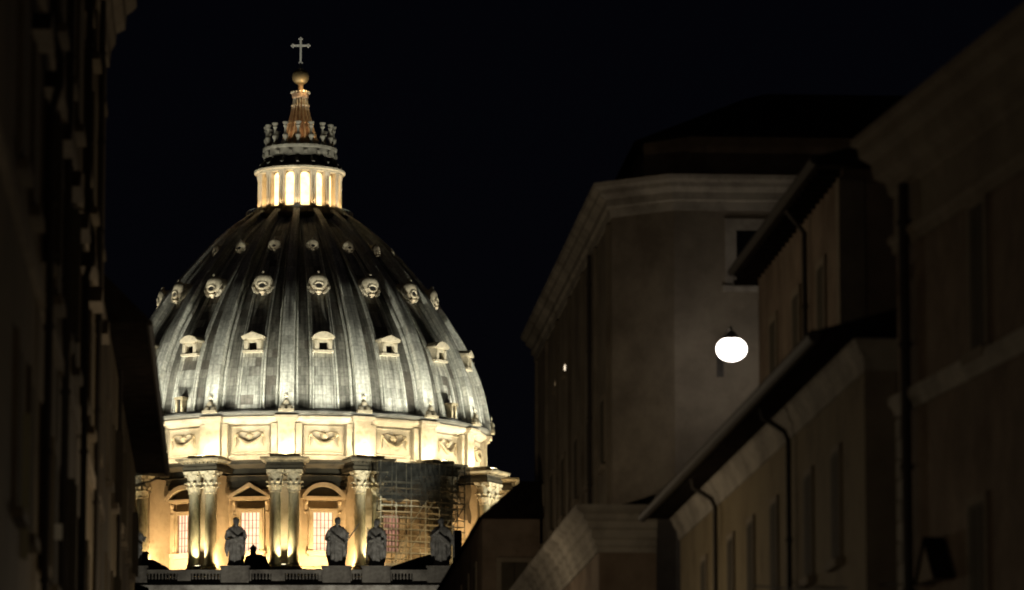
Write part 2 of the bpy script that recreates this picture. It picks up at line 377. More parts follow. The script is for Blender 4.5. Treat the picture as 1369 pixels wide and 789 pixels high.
for k in range(-5, 6):
    if not vis(k): continue
    M = PM(PH0+k*STEP, 0)
    pr = MB(); pr.box(-1.85,1.85,-31.25,-27.0,Z_BASE,Z_CT-.3)
    for i in range(1, 11):   # courses
        z = Z_BASE+i*(Z_CB-Z_BASE)/11
        pr.box(-1.87,1.87,-31.27,-27.05,z-.03,z+.03)
    bt = pr.build('buttress', M_TRAV, bas); bt.matrix_local = M
    for s in (-1, 1):
        Mc = Matrix.Translation((s*CO, -CR, Z_BASE)); Mk = Matrix.Translation((s*CO, -CR, Z_CB))
        if colmesh is None:
            colmesh = cs.build('column', M_COLM, bt, True); colmesh.matrix_local = Mc
            capmesh = capital_mesh().build('capital', M_CAP, bt, True); capmesh.matrix_local = Mk
        else: inst(colmesh, bt, Mc); inst(capmesh, bt, Mk)
    e2 = MB(); e = MB(); z = Z_CT
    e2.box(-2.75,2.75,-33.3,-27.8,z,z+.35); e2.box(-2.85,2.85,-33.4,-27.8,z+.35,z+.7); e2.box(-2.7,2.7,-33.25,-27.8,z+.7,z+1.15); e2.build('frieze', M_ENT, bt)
    e.box(-2.95,2.95,-33.5,-27.9,z+1.15,z+1.35)
    for i in range(9): e.box(-2.8+i*.66,-2.5+i*.66,-33.95,-33.48,z+1.15,z+1.36)
    e.frustum((-3.3,3.3,-33.95,-28,z+1.36),(-3.55,3.55,-34.4,-28,Z_CORN-.05))
    e.box(-3.6,3.6,-34.45,-28.1,Z_CORN-.05,Z_CORN+.18)
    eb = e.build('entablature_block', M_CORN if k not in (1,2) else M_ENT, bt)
    pd = MB(); pd.box(-2.2,2.2,-33.0,-28.2,Z_CORN+.18,Z_CORN+.75)
    pd.build('blocking_course', M_CORN, bt)

# -- drum windows
def drum_window(k):
    M = PM(PH0+(k+.5)*STEP, 27.3)
    Yd = D-27.5
    z0 = zf(734, Yd); z1 = zf(685, Yd); ze = zf(664, Yd); za = zf(646, Yd)
    f = MB()
    hwn = 1.45
    f.box(-hwn-.75,-hwn,-.75,.4,z0-.3,z1+.75); f.box(hwn,hwn+.75,-.75,.4,z0-.3,z1+.75); f.box(-hwn,hwn,-.75,.4,z1,z1+.75)
    f.box(-hwn-.5,-hwn-.3,-.9,-.745,z0-.1,z1+.4); f.box(hwn+.3,hwn+.5,-.9,-.745,z0-.1,z1+.4); f.box(-hwn-.5,hwn+.5,-.9,-.745,z1+.4,z1+.55)
    fr = f.build('window', M_TRAV, bas); fr.matrix_local = M
    s = MB(); s.box(-2.5,2.5,-1.15,.4,z0-.75,z0-.3); s.box(-2.2,2.2,-.85,.4,z0-1.05,z0-.75)
    s.build('sill', M_TRAV, fr)
    p = MB(); ty = MB()
    for sx in (-1, 1):   # consoles
        x = sx*2.55; p.prism([(x-.28,ze-.55),(x+.28,ze-.55),(x+.22,ze-2.4),(x-.22,ze-2.4)], -.55, .4)
        p.ball((x,-.6,ze-.85), (.3,.4,.4), 8); p.ball((x,-.5,ze-2.3), (.22,.25,.25), 8)
    p.box(-2.9,2.9,-.95,.4,ze-.9+.35,ze-.3); p.box(-3.2,3.2,-1.35,.4,ze-.3,ze)
    if (k % 2) != 0:     # triangular
        p.prism([(-3.25,ze),(-2.6,ze),(0,za-.55),(2.6,ze),(3.25,ze),(3.25,ze+.15),(0,za+.05),(-3.25,ze+.15)], -1.45, .4)
        ty.prism([(-2.6,ze+.003),(2.6,ze+.003),(0,za-.55)], -.55, .4)
    else:
        def arc(hw_, ht, n=14):
            r = (hw_*hw_+ht*ht)/(2*ht); c = ze+ht-r; a = math.asin(hw_/r)
            return [(r*math.sin(-a+2*a*i/n), c+r*math.cos(-a+2*a*i/n)) for i in range(n+1)]
        o_ = arc(3.25, za-ze+.05); i_ = arc(2.65, za-ze-.55)
        for i in range(14): p.prism([o_[i], o_[i+1], i_[i+1], i_[i]], -1.45, .4)
        ty.prism(i_, -.55, .4)
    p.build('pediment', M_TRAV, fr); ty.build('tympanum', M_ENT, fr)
    g_ = MB(); g_.box(-hwn,hwn,-.16,-.1,z0-.3,z1)
    g_.build('pane', {-3: M_PANED, 1: M_PANEH}.get(k, M_PANE), fr)
    br = MB()
    for i in range(6): x = -hwn+2*hwn*i/5; br.box(x-.055,x+.055,-.30,-.2,z0-.3,z1)
    for i in range(1, 5): z = z0-.3+(z1-z0+.3)*i/5; br.box(-hwn,hwn,-.28,-.22,z-.03,z+.03)
    br.build('window_bars', M_FRAME, fr)
for k in range(-5, 5):
    if vis(k+.5, 88): drum_window(k)

# -- shell
raw = [(256,0),(252,23),(246,53),(236,81),(222,112),(207,136),(188,166),(172,187),(151,211),(125,240),(97,265),(69,284)]
prof = []
for r, dz in raw:
    prof.append((r/8.585-1.0, zf(583-dz, D)))
zb0 = prof[0][1]
prof = [(r, z-zb0+Z_SPR) for r, z in prof]
def cr_interp(P, n):
    out = []
    m = len(P)
    for i in range(m-1):
        p0_, p1_, p2_, p3_ = P[max(i-1,0)], P[i], P[i+1], P[min(i+2,m-1)]
        for j in range(n):
            t = j/n
            out.append(tuple(.5*((2*p1_[q])+(-p0_[q]+p2_[q])*t+(2*p0_[q]-5*p1_[q]+4*p2_[q]-p3_[q])*t*t+(-p0_[q]+3*p1_[q]-3*p2_[q]+p3_[q])*t**3) for q in (0,1)))
    out.append(P[-1]); return out
PR = cr_interp(prof, 4)
for _ in range(3):
    PR = [PR[0]]+[((PR[i-1][0]+2*PR[i][0]+PR[i+1][0])/4, (PR[i-1][1]+2*PR[i][1]+PR[i+1][1])/4) for i in range(1, len(PR)-1)]+[PR[-1]]
arc_l = [0]
for i in range(1, len(PR)): arc_l.append(arc_l[-1]+math.dist(PR[i], PR[i-1]))
def r_at(z):
    for i in range(len(PR)-1):
        if PR[i][1] <= z <= PR[i+1][1]:
            t = (z-PR[i][1])/(PR[i+1][1]-PR[i][1]); return PR[i][0]+(PR[i+1][0]-PR[i][0])*t
    return PR[-1][0]
def shell():
    n = 192; L = len(PR); vs = []; fs = []; uvs = []
    for k in range(n):
        a = PH0+2*math.pi*k/n
        for r, z in PR: vs.append((r*math.sin(a), -r*math.cos(a), z))
    for k in range(n):
        k2 = (k+1) % n
        for i in range(L-1):
            fs.append((k*L+i, k2*L+i, k2*L+i+1, k*L+i+1))
            u0 = k/n*2*math.pi*24; u1 = (k+1)/n*2*math.pi*24
            uvs += [(u0, arc_l[i]), (u1, arc_l[i]), (u1, arc_l[i+1]), (u0, arc_l[i+1])]
    me = bpy.data.meshes.new('dome_shell'); me.from_pydata(vs, [], fs); me.materials.append(M_LEAD)
    l = me.uv_layers.new(name='sheet')
    for i, p in enumerate(me.polygons):
        p.use_smooth = True
        for j, li in enumerate(p.loop_indices): l.data[li].uv = uvs[i*4+j]
    o = bpy.data.objects.new('dome_shell', me); col.objects.link(o); o.parent = bas
    return o
shell_o = shell()
def along(sections, name, parent, M, mat_=M_LEAD, i0=0, i1=None, uoff=0):
    """ridge following the shell: sections(t) gives [(x, height)...] across"""
    i1 = len(PR)-1 if i1 is None else i1
    vs = []; fs = []; uvs = []; L = None
    rows = []
    for i in range(i0, i1+1):
        a = PR[max(i-1,0)]; b_ = PR[min(i+1,len(PR)-1)]
        tx, tz = b_[0]-a[0], b_[1]-a[1]; ln = math.hypot(tx, tz); nx, nz = tz/ln, -tx/ln
        t = arc_l[i]/arc_l[-1]; S = sections(t); L = len(S)
        for x, h in S:
            r = PR[i][0]; sg = (x*x)/(2*max(r,3)) if h <= .35 else 0
            vs.append((x, -(r+nx*h-sg*nx), PR[i][1]+nz*h-sg*nz))
        rows.append(i)
    acc = [0]
    S0 = sections(0.3)
    for q in range(1, L): acc.append(acc[-1]+math.dist(S0[q], S0[q-1]))
    for i in range(len(rows)-1):
        for q in range(L-1):
            fs.append((i*L+q, i*L+q+1, (i+1)*L+q+1, (i+1)*L+q))
            uvs += [(uoff+acc[q],arc_l[rows[i]]),(uoff+acc[q+1],arc_l[rows[i]]),(uoff+acc[q+1],arc_l[rows[i+1]]),(uoff+acc[q],arc_l[rows[i+1]])]
    me = bpy.data.meshes.new(name); me.from_pydata(vs, [], fs); me.materials.append(mat_)
    l = me.uv_layers.new(name='sheet')
    for i, p in enumerate(me.polygons):
        p.use_smooth = True
        for j, li in enumerate(p.loop_indices): l.data[li].uv = uvs[i*4+j]
    if hasattr(me, 'set_sharp_from_angle'): me.set_sharp_from_angle(angle=R(30))
    o = bpy.data.objects.new(name, me); col.objects.link(o); o.parent = parent; o.matrix_local = M
    return o
def rib_sec(t):
    w_ = 1.0-.55*t
    return [(-1.75*w_,-.1),(-1.72*w_,.4),(-1.56*w_,.52),(-1.4*w_,.4),(-1.36*w_,.16),(-1.16*w_,.16),(-1.1*w_,1.3),(-.8*w_,1.42),(.8*w_,1.42),(1.1*w_,1.3),(1.16*w_,.16),(1.36*w_,.16),(1.4*w_,.4),(1.56*w_,.52),(1.72*w_,.4),(1.75*w_,-.1)]
def fil_sec(x0):
    def f(t):
        w_ = 1.0-.62*t; x = x0*w_
        return [(x-.17,-.1),(x-.14,.24),(x,.32),(x+.14,.24),(x+.17,-.1)]
    return f
def strip_sec(t):
    w_ = 1.0-.62*t
    return [(-1.55*w_,-.1),(-1.5*w_,.12),(-.5*w_,.13),(.5*w_,.13),(1.5*w_,.12),(1.55*w_,-.1)]
emb = MB()   # three mounts and a star at the foot of every rib
for x, z, s in ((-.62,0,1),(.62,0,1),(0,.85,1)):
    emb.lathe([(.62,z),(.55,z+.5),(.3,z+.85),(.05,z+1.0)], 12, M=Matrix.Translation((x,0,0)))
emb.box(-1.4,1.4,-.6,.6,-.5,0.003)
for i in range(8):
    a = i*math.pi/4; emb.tube([(0,0,2.35),(.5*math.cos(a),0,2.35+.5*math.sin(a))], [.16,.02], 5)
emb0 = None
for k in range(-8, 8):
    if not vis(k, 105): continue
    M = PM(PH0+k*STEP)
    rb = along(rib_sec, 'rib', bas, M, M_LEADR, uoff=k*3.7)
    if vis(k, 88):
        Me = Matrix.Translation((0, -(PR[0][0]+1.3), Z_SPR+.6)) @ Matrix.Scale(.82, 4)
        if emb0 is None: emb0 = emb.build('star_emblem', M_DORM, rb, True); emb0.matrix_local = Me
        else: inst(emb0, rb, Me)
for k in range(-8, 8):
    if not vis(k+.5, 100): continue
    M = PM(PH0+(k+.5)*STEP)
    cp = along(strip_sec, 'panel_strip', bas, M, M_LEADS, uoff=k*5.3+1.1)
    for x0 in (-2.2, -1.75, 1.75, 2.2): along(fil_sec(x0), 'moulding', cp, Matrix.Identity(4), M_LEADR, uoff=x0*3)
b = MB(); zz = Z_SPR-.2
b.lathe([(27.5,zz),(29.5,zz),(29.95,zz+.2),(30.05,zz+.5),(29.8,zz+.8),(29.3,zz+.9),(28.7,zz+1.0)], 160)
b.build('base_ring', M_LEADP, bas, smooth=True)

# -- dormers
def shell_frame(phi, z, dr=0): return PM(phi, r_at(z)+dr, z)
def lower_dormer(tri):
    d = MB()
    w2, h, dep = 1.35, 1.75, 1.5
    d.box(-w2,-.62,-dep,2.5,0,h); d.box(.62,w2,-dep,2.5,0,h); d.box(-.62,.62,-dep,2.5,h-.55,h); d.box(-w2-.2,w2+.2,-dep-.25,2.0,-.35,.003)
    d.box(-1.28,-.72,-dep-.14,-dep+.1,.1,h-.3); d.box(.72,1.28,-dep-.14,-dep+.1,.1,h-.3)
    d.box(-w2-.25,w2+.25,-dep-.35,2.9,h,h+.22)
    return d
def ped(tri, hw_, z, dep, ht, y1):
    p = MB()
    if tri: p.prism([(-hw_,z),(hw_,z),(hw_,z+.16),(0,z+ht),(-hw_,z+.16)], -dep, y1)
    else:
        r = (hw_*hw_+ht*ht)/(2*ht); c = z+ht-r; a = math.asin(hw_/r)
        p.prism([(r*math.sin(-a+2*a*i/12), c+r*math.cos(-a+2*a*i/12)) for i in range(13)][::-1], -dep, y1)
    return p
zl = zf(469, D-26); zm = zf(390, D-21)-.1; zt = zf(334, D-14.5)
zl_, zm_, zt_ = zl, zm, zt
def hood_dormer(R0):
    """shell-hooded oculus: ring, half-dome hood above, small volutes"""
    d = MB(); q = R0
    n = 20
    vs = []; fs = []; A = 28; B = 14      # scalloped shell hood
    for j in range(B+1):
        e = math.pi*j/B
        for i in range(A):
            a = 2*math.pi*i/A; s_ = 1+.035*(i % 2)
            vs.append((q*1.08*math.sin(e)*math.cos(a)*s_, -.95*q-q*.62*math.cos(e), q*1.15+q*1.0*math.sin(e)*math.sin(a)*s_))
    for j in range(B):
        for i in range(A): fs.append((j*A+i, j*A+(i+1)%A, (j+1)*A+(i+1)%A, (j+1)*A+i))
    d.add(vs, fs)
    d.add([(q*.98*math.cos(2*math.pi*i/n), y, q*1.1+q*.95*math.sin(2*math.pi*i/n)) for y in (-.95*q, 2.4*q) for i in range(n)],
          [(i, (i+1)%n, n+(i+1)%n, n+i) for i in range(n)])
    d.tube([(q*.5*math.cos(2*math.pi*i/n), -1.52*q, q*.72+q*.36*math.sin(2*math.pi*i/n)) for i in range(n+1)], .13*q, 8)
    for s in (-1, 1):
        d.tube([(s*q*1.1,-1.0*q,q*1.2),(s*q*1.14,-1.15*q,q*.6),(s*q*.85,-1.3*q,.1*q),(s*q*.5,-1.3*q,-.15*q)], [.12*q,.2*q,.2*q,.12*q], 6)
        d.ball((s*q*1.05,-1.2*q,q*.5), .24*q, 8)
    d.ball((0,-1.4*q,.02*q), (.4*q,.3*q,.2*q), 8); d.ball((0,-1.3*q,-.2*q), (.2*q,.2*q,.16*q), 8)
    d.ball((0,-1.0*q,q*2.2), (.2*q,.2*q,.26*q), 8)
    return d
def eye(R0):
    d = MB(); q = R0; n = 18
    d.add([(q*.46*math.cos(2*math.pi*i/n), y*q, q*.72+q*.32*math.sin(2*math.pi*i/n)) for y in (-1.56,-1.2) for i in range(n)],
      [tuple(range(n)), tuple(range(2*n-1,n-1,-1))]+[(i,(i+1)%n,n+(i+1)%n,n+i) for i in range(n)])
    return d
srcs = {}
def place(name, mb, m, parent, M, smooth=False):
    if name not in srcs:
        o = mb().build(name.split('|')[0], m, parent, smooth); o.matrix_local = M; srcs[name] = o
        return o
    return inst(srcs[name], parent, M)
I4 = Matrix.Identity(4)
for k in range(-5, 5):
    ph = PH0+(k+.5)*STEP
    if not vis(k+.5, 99): continue
    tri = (k % 2) != 0
    d = place('dormer|low', lambda: lower_dormer(tri), M_DORM, bas, shell_frame(ph, zl, -.6))
    place('gable|%d' % tri, lambda: ped(tri, 1.7, 1.97, 1.9, .8, 2.9), M_DORM, d, I4)
    place('opening|low', lambda: MB().box(-.62,.62,-.9,.2,0,1.21), M_DARK, d, I4)
    d = place('shell_dormer|mid', lambda: hood_dormer(1.38), M_DORM, bas, shell_frame(ph, zm, -.95), True)
    place('opening|mid', lambda: eye(1.38), M_DARK, d, I4)
    if vis(k+.5, 80):
        d = place('oculus_dormer|top', lambda: hood_dormer(.82), M_DORM, bas, shell_frame(ph, zt, -.7), True)
        place('opening|top', lambda: eye(.82), M_DARK, d, I4)
    if k in (-2, 2):
        d = MB(); zz = Z_SPR+.8; rr = PR[1][0]
        d.box(-.65,-.35,-rr-1.0,-rr+1.5,zz,zz+1.9); d.box(.35,.65,-rr-1.0,-rr+1.5,zz,zz+1.9); d.box(-.8,.8,-rr-1.15,-rr+1.5,zz+1.9,zz+2.25)
        dd = d.build('roof_door', M_CORN, bas); dd.matrix_local = PM(ph)
        MB().box(-.35,.35,-rr-.6,-rr-.3,zz,zz+1.9).build('opening', M_DARK, dd)

# -- lantern
LZ0 = zf(290, D); LC0 = zf(284, D); LC1 = zf(236.5, D); LC2 = zf(231, D); L3 = zf(213, D); L4 = zf(200, D); L5 = zf(170, D)
PXM = 1/8.585
ZTOP = PR[-1][1]
b = MB(); b.lathe([(6.9,ZTOP-1.2),(7.6,ZTOP-.3),(8.2,ZTOP-.1),(8.6,ZTOP+.2),(8.6,ZTOP+.5),(8.0,ZTOP+.55),(7.4,LC0-.1),(4,LC0-.05)], 64)
b.build('lantern_platform', M_CORN, bas, True)
rl = MB()
rl.lathe([(8.35,ZTOP+1.45),(8.4,ZTOP+1.5),(8.35,ZTOP+1.55)], 64)
for i in range(64):
    a = 2*math.pi*i/64; rl.tube([(8.37*math.sin(a),-8.37*math.cos(a),ZTOP+.5),(8.37*math.sin(a),-8.37*math.cos(a),ZTOP+1.5)], .04, 4)
rl.build('railing', M_LEADP, bas)
b = MB(); b.lathe([(5.35,LC0-.1),(5.35,LC1+.2)], 64); b.build('lantern_core', M_TRAV, bas, True)
lc = MB(); lh = LC1-LC0
for s in (-1, 1):
    pass
lc.lathe([(.34,0),(.36,.12),(.3,.25),(.26,.35),(.22,lh-.75),(.25,lh-.7),(.28,lh-.6),(.36,lh-.15),(.38,lh)], 14)
lcol = None
for k in range(-6, 7):
    ph = PH0+k*STEP
    if not vis(k, 110): continue
    pb = MB(); pb.box(-.3,.3,-6.1,-5.2,LC0-.1,LC1)
    po = pb.build('lantern_buttress', M_ATTIC, bas); po.matrix_local = PM(ph)
    for s in (-1, 1):
        Mc = Matrix.Translation((s*.27, -6.35, LC0-.02))
        if lcol is None: lcol = lc.build('lantern_column', M_ATTIC, po, True); lcol.matrix_local = Mc
        else: inst(lcol, po, Mc)
for k in range(-5, 5):
    if not vis(k+.5, 95): continue
    lw = MB(); hw_ = .78; zt2 = LC1-.72
    pts = [(-hw_,LC0+.35),(hw_,LC0+.35)]+[(hw_*math.cos(math.pi*i/10), zt2+hw_*.8*math.sin(math.pi*i/10)) for i in range(11)]
    lw.prism(pts, -.08, .05)
    wo = lw.build('lantern_window', M_LANTGLASS, bas); wo.matrix_local = PM(PH0+(k+.5)*STEP, 5.42)
    fr = MB(); arcp = [(-hw_-.08,LC0+.2)]+[(-(hw_+.08)*math.cos(math.pi*i/10), zt2+(hw_+.08)*.8*math.sin(math.pi*i/10)) for i in range(11)]+[(hw_+.08,LC0+.2)]
    fr.tube([(x,-.15,z) for x, z in arcp], .1, 6)
    fr.build('frame', M_TRAV, wo)
b = MB(); b.lathe([(5.3,LC1),(6.75,LC1),(6.8,LC1+.3),(6.95,LC1+.35),(7.15,LC2-.3),(7.15,LC2),(6.0,LC2+.3),(5.9,LC2+.5)], 96)
b.build('lantern_cornice', M_DORM, bas, True)
b = MB(); b.lathe([(5.3,LC2+.3),(5.3,L3-.3),(5.6,L3-.2),(5.62,L4-.5),(5.8,L4-.4),(5.85,L4-.05),(5.4,L4),(2.5,L4+.2)], 64)
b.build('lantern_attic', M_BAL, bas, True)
sm = MB()
for k in range(16):
    ph = PH0+k*STEP
    sm.tube([(0,-6.2,LC2+.2),(0,-6.35,LC2+.75),(0,-5.9,LC2+1.2),(0,-5.6,L3-.4)], [.3,.35,.28,.2], 8, Matrix.Rotation(ph, 4, 'Z'))
    sm.box(-.3,.3,-5.9,-5.5,L3+.1,L3+.55, Matrix.Rotation(ph+STEP/2, 4, 'Z'))
sm.build('scroll_brackets', M_BAL, bas, True)
cd = MB(); h = (L5-L4)
cd.lathe([(.42,0),(.42,.3),(.24,.4),(.2,.8),(.42,1.2),(.46,1.5),(.2,1.9),(.16,h-1.0),(.38,h-.65),(.22,h-.5),(.48,h-.2),(.5,h),(.05,h+.05)], 12)
c0 = None
for k in range(16):
    M = PM(PH0+k*STEP, 5.25, L4-.02)
    if c0 is None: c0 = cd.build('candelabrum', M_BAL, bas, True); c0.matrix_local = M
    else: inst(c0, bas, M)
zs = [zf(y, D) for y in (203,190,178,166,154,142,132)]
rs = [3.3,2.6,2.15,1.75,1.42,1.15,1.0]
sp = MB(); sp.lathe(list(zip(rs, zs))+[(1.3,zs[-1]+.1),(1.35,zs[-1]+.7),(1.0,zs[-1]+.9),(.55,zs[-1]+1.1),(.42,zf(113,D)-.1),(.6,zf(113,D)+.1),(.4,zf(111,D))], 32)
so_ = sp.build('spire', mat('spire_stone', (.40,.27,.17), var=.35, scale=1.5, dirt=(.14,.09,.06), dirt_scale=1.4), bas, True)
sr = MB()
for k in range(16):
    Mx = Matrix.Rotation(PH0+k*STEP, 4, 'Z')
    sr.tube([(0,-r-.05,z) for r, z in zip(rs, zs)], [.30,.24,.2,.17,.14,.12,.1], 6, Mx)
    sr.ball((0,-1.42,zs[-1]+.95), .18, 6, Mx)
    for i, fz in ((1,.2),(3,.15),(5,.1)): sr.ball((0,-rs[i]-.2,zs[i]), fz+.08, 6, Mx)
sr.build('spire_ribs', M_DORM, so_, True)
zbll = zf(103, D)
MB().ball((0,0,zbll), 1.32, 24).build('orb', M_BRONZE, bas, True)
cr = MB(); c0z = zbll+1.3; c1z = zf(50, D); ca = zf(61, D)
cr.tube([(0,0,c0z-.1),(0,0,c0z+.5)], [.3,.12], 8)
cr.box(-.15,.15,-.12,.12,c0z+.4,c1z-.3); cr.box(-1.15,-.152,-.12,.12,ca-.15,ca+.15); cr.box(.152,1.15,-.12,.12,ca-.15,ca+.15)
for x, z in ((0,c1z-.25),(-1.2,ca),(1.2,ca),(0,c0z+1.0)):
    for dx, dz in ((.2,0),(-.2,0),(0,.2),(0,-.2)): cr.ball((x+dx,0,z+dz), (.17,.12,.17), 8)
cr.build('cross', M_IRON, bas, True)

# -- facade, nave, balustrade
YF = 565.0; FY = YF-D
ZBT = zf(761.5, YF); ZBB = zf(779, YF)
def fx(px, Y=YF): return PY(px, 760, Y).x-X0
f = MB(); f.box(-58,58,FY+1.2,FY+14,0,ZBB-.35)
f.build('facade', mat('facade_travertine', (.40,.37,.31), var=.2, scale=.4, dirt=(.2,.18,.15), dirt_scale=.3), bas)
f = MB(); f.sweep([(-58.5,FY+1.2),(58.5,FY+1.2)], [(0,ZBB-3.2),(.5,ZBB-3.2),(.6,ZBB-1.6),(1.0,ZBB-1.3),(1.5,ZBB-.8),(1.6,ZBB-.35),(0,ZBB-.34)])
for i in range(120): f.box(-58+i*.97,-57.5+i*.97,FY-.1,FY+.6,ZBB-1.6,ZBB-1.2)
f.build('facade_cornice', mat('facade_cornice', (.45,.43,.37), var=.25, scale=.5, dirt=(.2,.18,.15), dirt_scale=.6), bas)
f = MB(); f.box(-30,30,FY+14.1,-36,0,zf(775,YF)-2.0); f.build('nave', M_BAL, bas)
f = MB(); f.prism([(-14,zf(775,YF)-2.0),(14,zf(775,YF)-2.0),(0,zf(775,YF)-.4)], FY+20, -36); f.build('nave_roof', M_LEADD, bas)
ST_PX = [178, 314, 450, 503, 590]
peds = [fx(p) for p in ST_PX]
bl = MB()
bl.box(-58,58,FY+.3,FY+1.1,ZBT-.42,ZBT); bl.box(-58,58,FY+.2,FY+1.2,ZBB-.35,ZBB+.12)
x = -26.0
while x < 38:
    inp = any(abs(x-p) < 1.9 for p in peds) or (int((x+26)/.42) % 14) in (0,1,2,3)
    if not inp: bl.lathe([(.11,0),(.11,.12),(.07,.2),(.15,.5),(.09,.95),(.12,1.12)], 8, M=Matrix.Translation((x, FY+.7, ZBB+.12)))
    else: bl.box(x-.211,x+.211,FY+.35,FY+1.05,ZBB+.12,ZBT-.42)
    x += .42
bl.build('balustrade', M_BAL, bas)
pb0 = None
for p in peds:
    if pb0 is None:
        pb = MB(); pb.box(-1.75,1.75,-.6,1.5,0,ZBT-ZBB+.25); pb.box(-1.9,1.9,-.75,1.65,ZBT-ZBB+.25,ZBT-ZBB+.45)
        pb0 = pb.build('pedestal', M_BAL, bas); pb0.location = (p, FY+.3, ZBB)
    else: inst(pb0, bas, Matrix.Translation((p, FY+.3, ZBB)))
ZPT = ZBT+.45
# dark roof forms between facade and drum
YR = 600.0; RY = YR-D
def rx(px): return PY(px, 750, YR).x-X0
sc_ = MB(); cx_ = rx(342); zr = zf(766, YR)-1; zt3 = zf(741, YR)
sc_.lathe([(1.9,zr),(1.9,zr+1.4),(1.95,zr+1.5),(1.75,zr+2.1),(1.3,zt3-.35),(.6,zt3-.05),(.3,zt3)], 20, M=Matrix.Translation((cx_, RY, 0)))
sc_.lathe([(.42,zt3-.1),(.42,zt3+.7),(.55,zt3+.75),(.05,zt3+1.3)], 10, M=Matrix.Translation((cx_-.35, RY, 0)))
sc_.build('roof_cupola', M_LEADD, bas, True)
rt = MB(); za_, zb_ = zf(765,YR)-1, zf(757,YR)
x0, x1 = rx(181), rx(224); rt.prism([(x0,za_),(x1,za_),(x1,zb_-.2),(rx(205),zf(749,YR)),(rx(188),zf(750,YR)),(x0,zb_)], RY-1, RY+6)
rt.box(rx(190),rx(197),RY-.5,RY+1.5,zf(755,YR),zf(740,YR)); rt.box(rx(189),rx(198),RY-.6,RY+1.6,zf(740,YR),zf(738,YR))
rt.build('stair_roof', M_LEADD, bas)
rt = MB(); rt.prism([(rx(512),za_),(rx(582),za_),(rx(582),zf(741,YR)),(rx(560),zf(746,YR)),(rx(512),zf(762,YR))], RY-1, RY+8)
rt.box(rx(604),rx(616),RY+8.2,RY+12,za_,zf(709,YR+8))
rt.build('aisle_roof', M_LEADD, bas)

# ---------------- scaffold
scf = empty('scaffold', W(R(37), 35.6, Z_BASE-.5), 0, 'tall steel scaffold with dark netting wrapped round the drum column', 'scaffold')
scf_inv = Matrix.Translation(-scf.location)
def SW(phi, r, z): return W(phi, r, z)-scf.location
a0s, a1s = R(22.4), R(46.0)
sup = MB(); sup.lathe([(33,0),(38,0),(38,Z_BASE),(33,Z_BASE)], 20, a0s-.02, a1s+.02); 
levels = [Z_BASE+i*1.75 for i in range(0, 8)]
na = 7
for i in range(na):
    a = a0s+(a1s-a0s)*i/(na-1)
    for r in (34.9, 36.4):
        MB().tube([SW(a, r, Z_BASE-.4), SW(a, r, Z_CORN-.3)], .09, 5).build('upright', M_STEEL, scf)
for j, z in enumerate(levels):
    pl = MB()
    for i in range(na-1):
        if i == na-2 and j % 3 == 2: continue
        aa = a0s+(a1s-a0s)*i/(na-1); ab = a0s+(a1s-a0s)*(i+1)/(na-1)
        vs = [SW(aa,34.95,z),SW(ab,34.95,z),SW(ab,36.35,z),SW(aa,36.35,z)]
        vs += [v+Vector((0,0,.1)) for v in vs]
        pl.add(vs, [(0,3,2,1),(4,5,6,7),(0,1,5,4),(1,2,6,5),(2,3,7,6),(3,0,4,7)])
    pl.build('platform', M_BOARD, scf)
    rr = MB()
    for dz in (.95,):
        for r in (34.9, 36.42): rr.tube([SW(a0s+(a1s-a0s)*i/16, r, z+dz) for i in range(17)], .075, 5)
    rr.build('guard_rail', M_STEEL, scf)
for i, j in ((1,0),(2,2),(3,1),(4,3),(5,0),(6,2),(2,4),(5,4),(3,5)):
    aa = a0s+(a1s-a0s)*i/(na-1); ab = a0s+(a1s-a0s)*(i+1)/(na-1)
    MB().tube([SW(aa,36.5,levels[j]), SW(ab,36.5,levels[min(j+2,7)])], .075, 5).build('brace', M_STEEL, scf)
ld = MB(); A = PY(531, 757, D-30); B_ = PY(545, 722, D-30)
for j, (p_, q_) in enumerate(((529,543),)):
    pa = SW(R(24.6), 37.0, Z_BASE); pb_ = SW(R(27.6), 36.9, Z_BASE+4.6)
    t_ = Vector((.75,0,0))
    ld.tube([pa, pb_], .07, 5); ld.tube([pa+t_, pb_+t_], .07, 5)
    for i in range(1, 14): ld.tube([pa+(pb_-pa)*i/14, pa+t_+(pb_-pa)*i/14], .045, 4)
ld.build('ladder', M_STEEL, scf)
net = MB(); nn = 60; mm = 14; vs = []; fs = []
zn0, zn1 = zf(667, D-35), Z_CORN-.5
random.seed(5)
for i in range(nn+1):
    a = R(21.6)+(R(47.5)-R(21.6))*i/nn
    sag = .2*math.sin(i*.9)+.3*math.sin(i*.37+1)-(2.4*min(1,max(0,(i-34)/6)))
    for j in range(mm+1):
        t = j/mm
        vs.append(SW(a, 36.75+.16*math.sin(i*1.9+j*.8)+.1*math.sin(i*.6-j*1.3), (zn0+sag)*(1-t)+zn1*t))
for i in range(nn):
    for j in range(mm): fs.append((i*(mm+1)+j, (i+1)*(mm+1)+j, (i+1)*(mm+1)+j+1, i*(mm+1)+j+1))
net.add(vs, fs); net.build('netting', M_NET, scf, True)

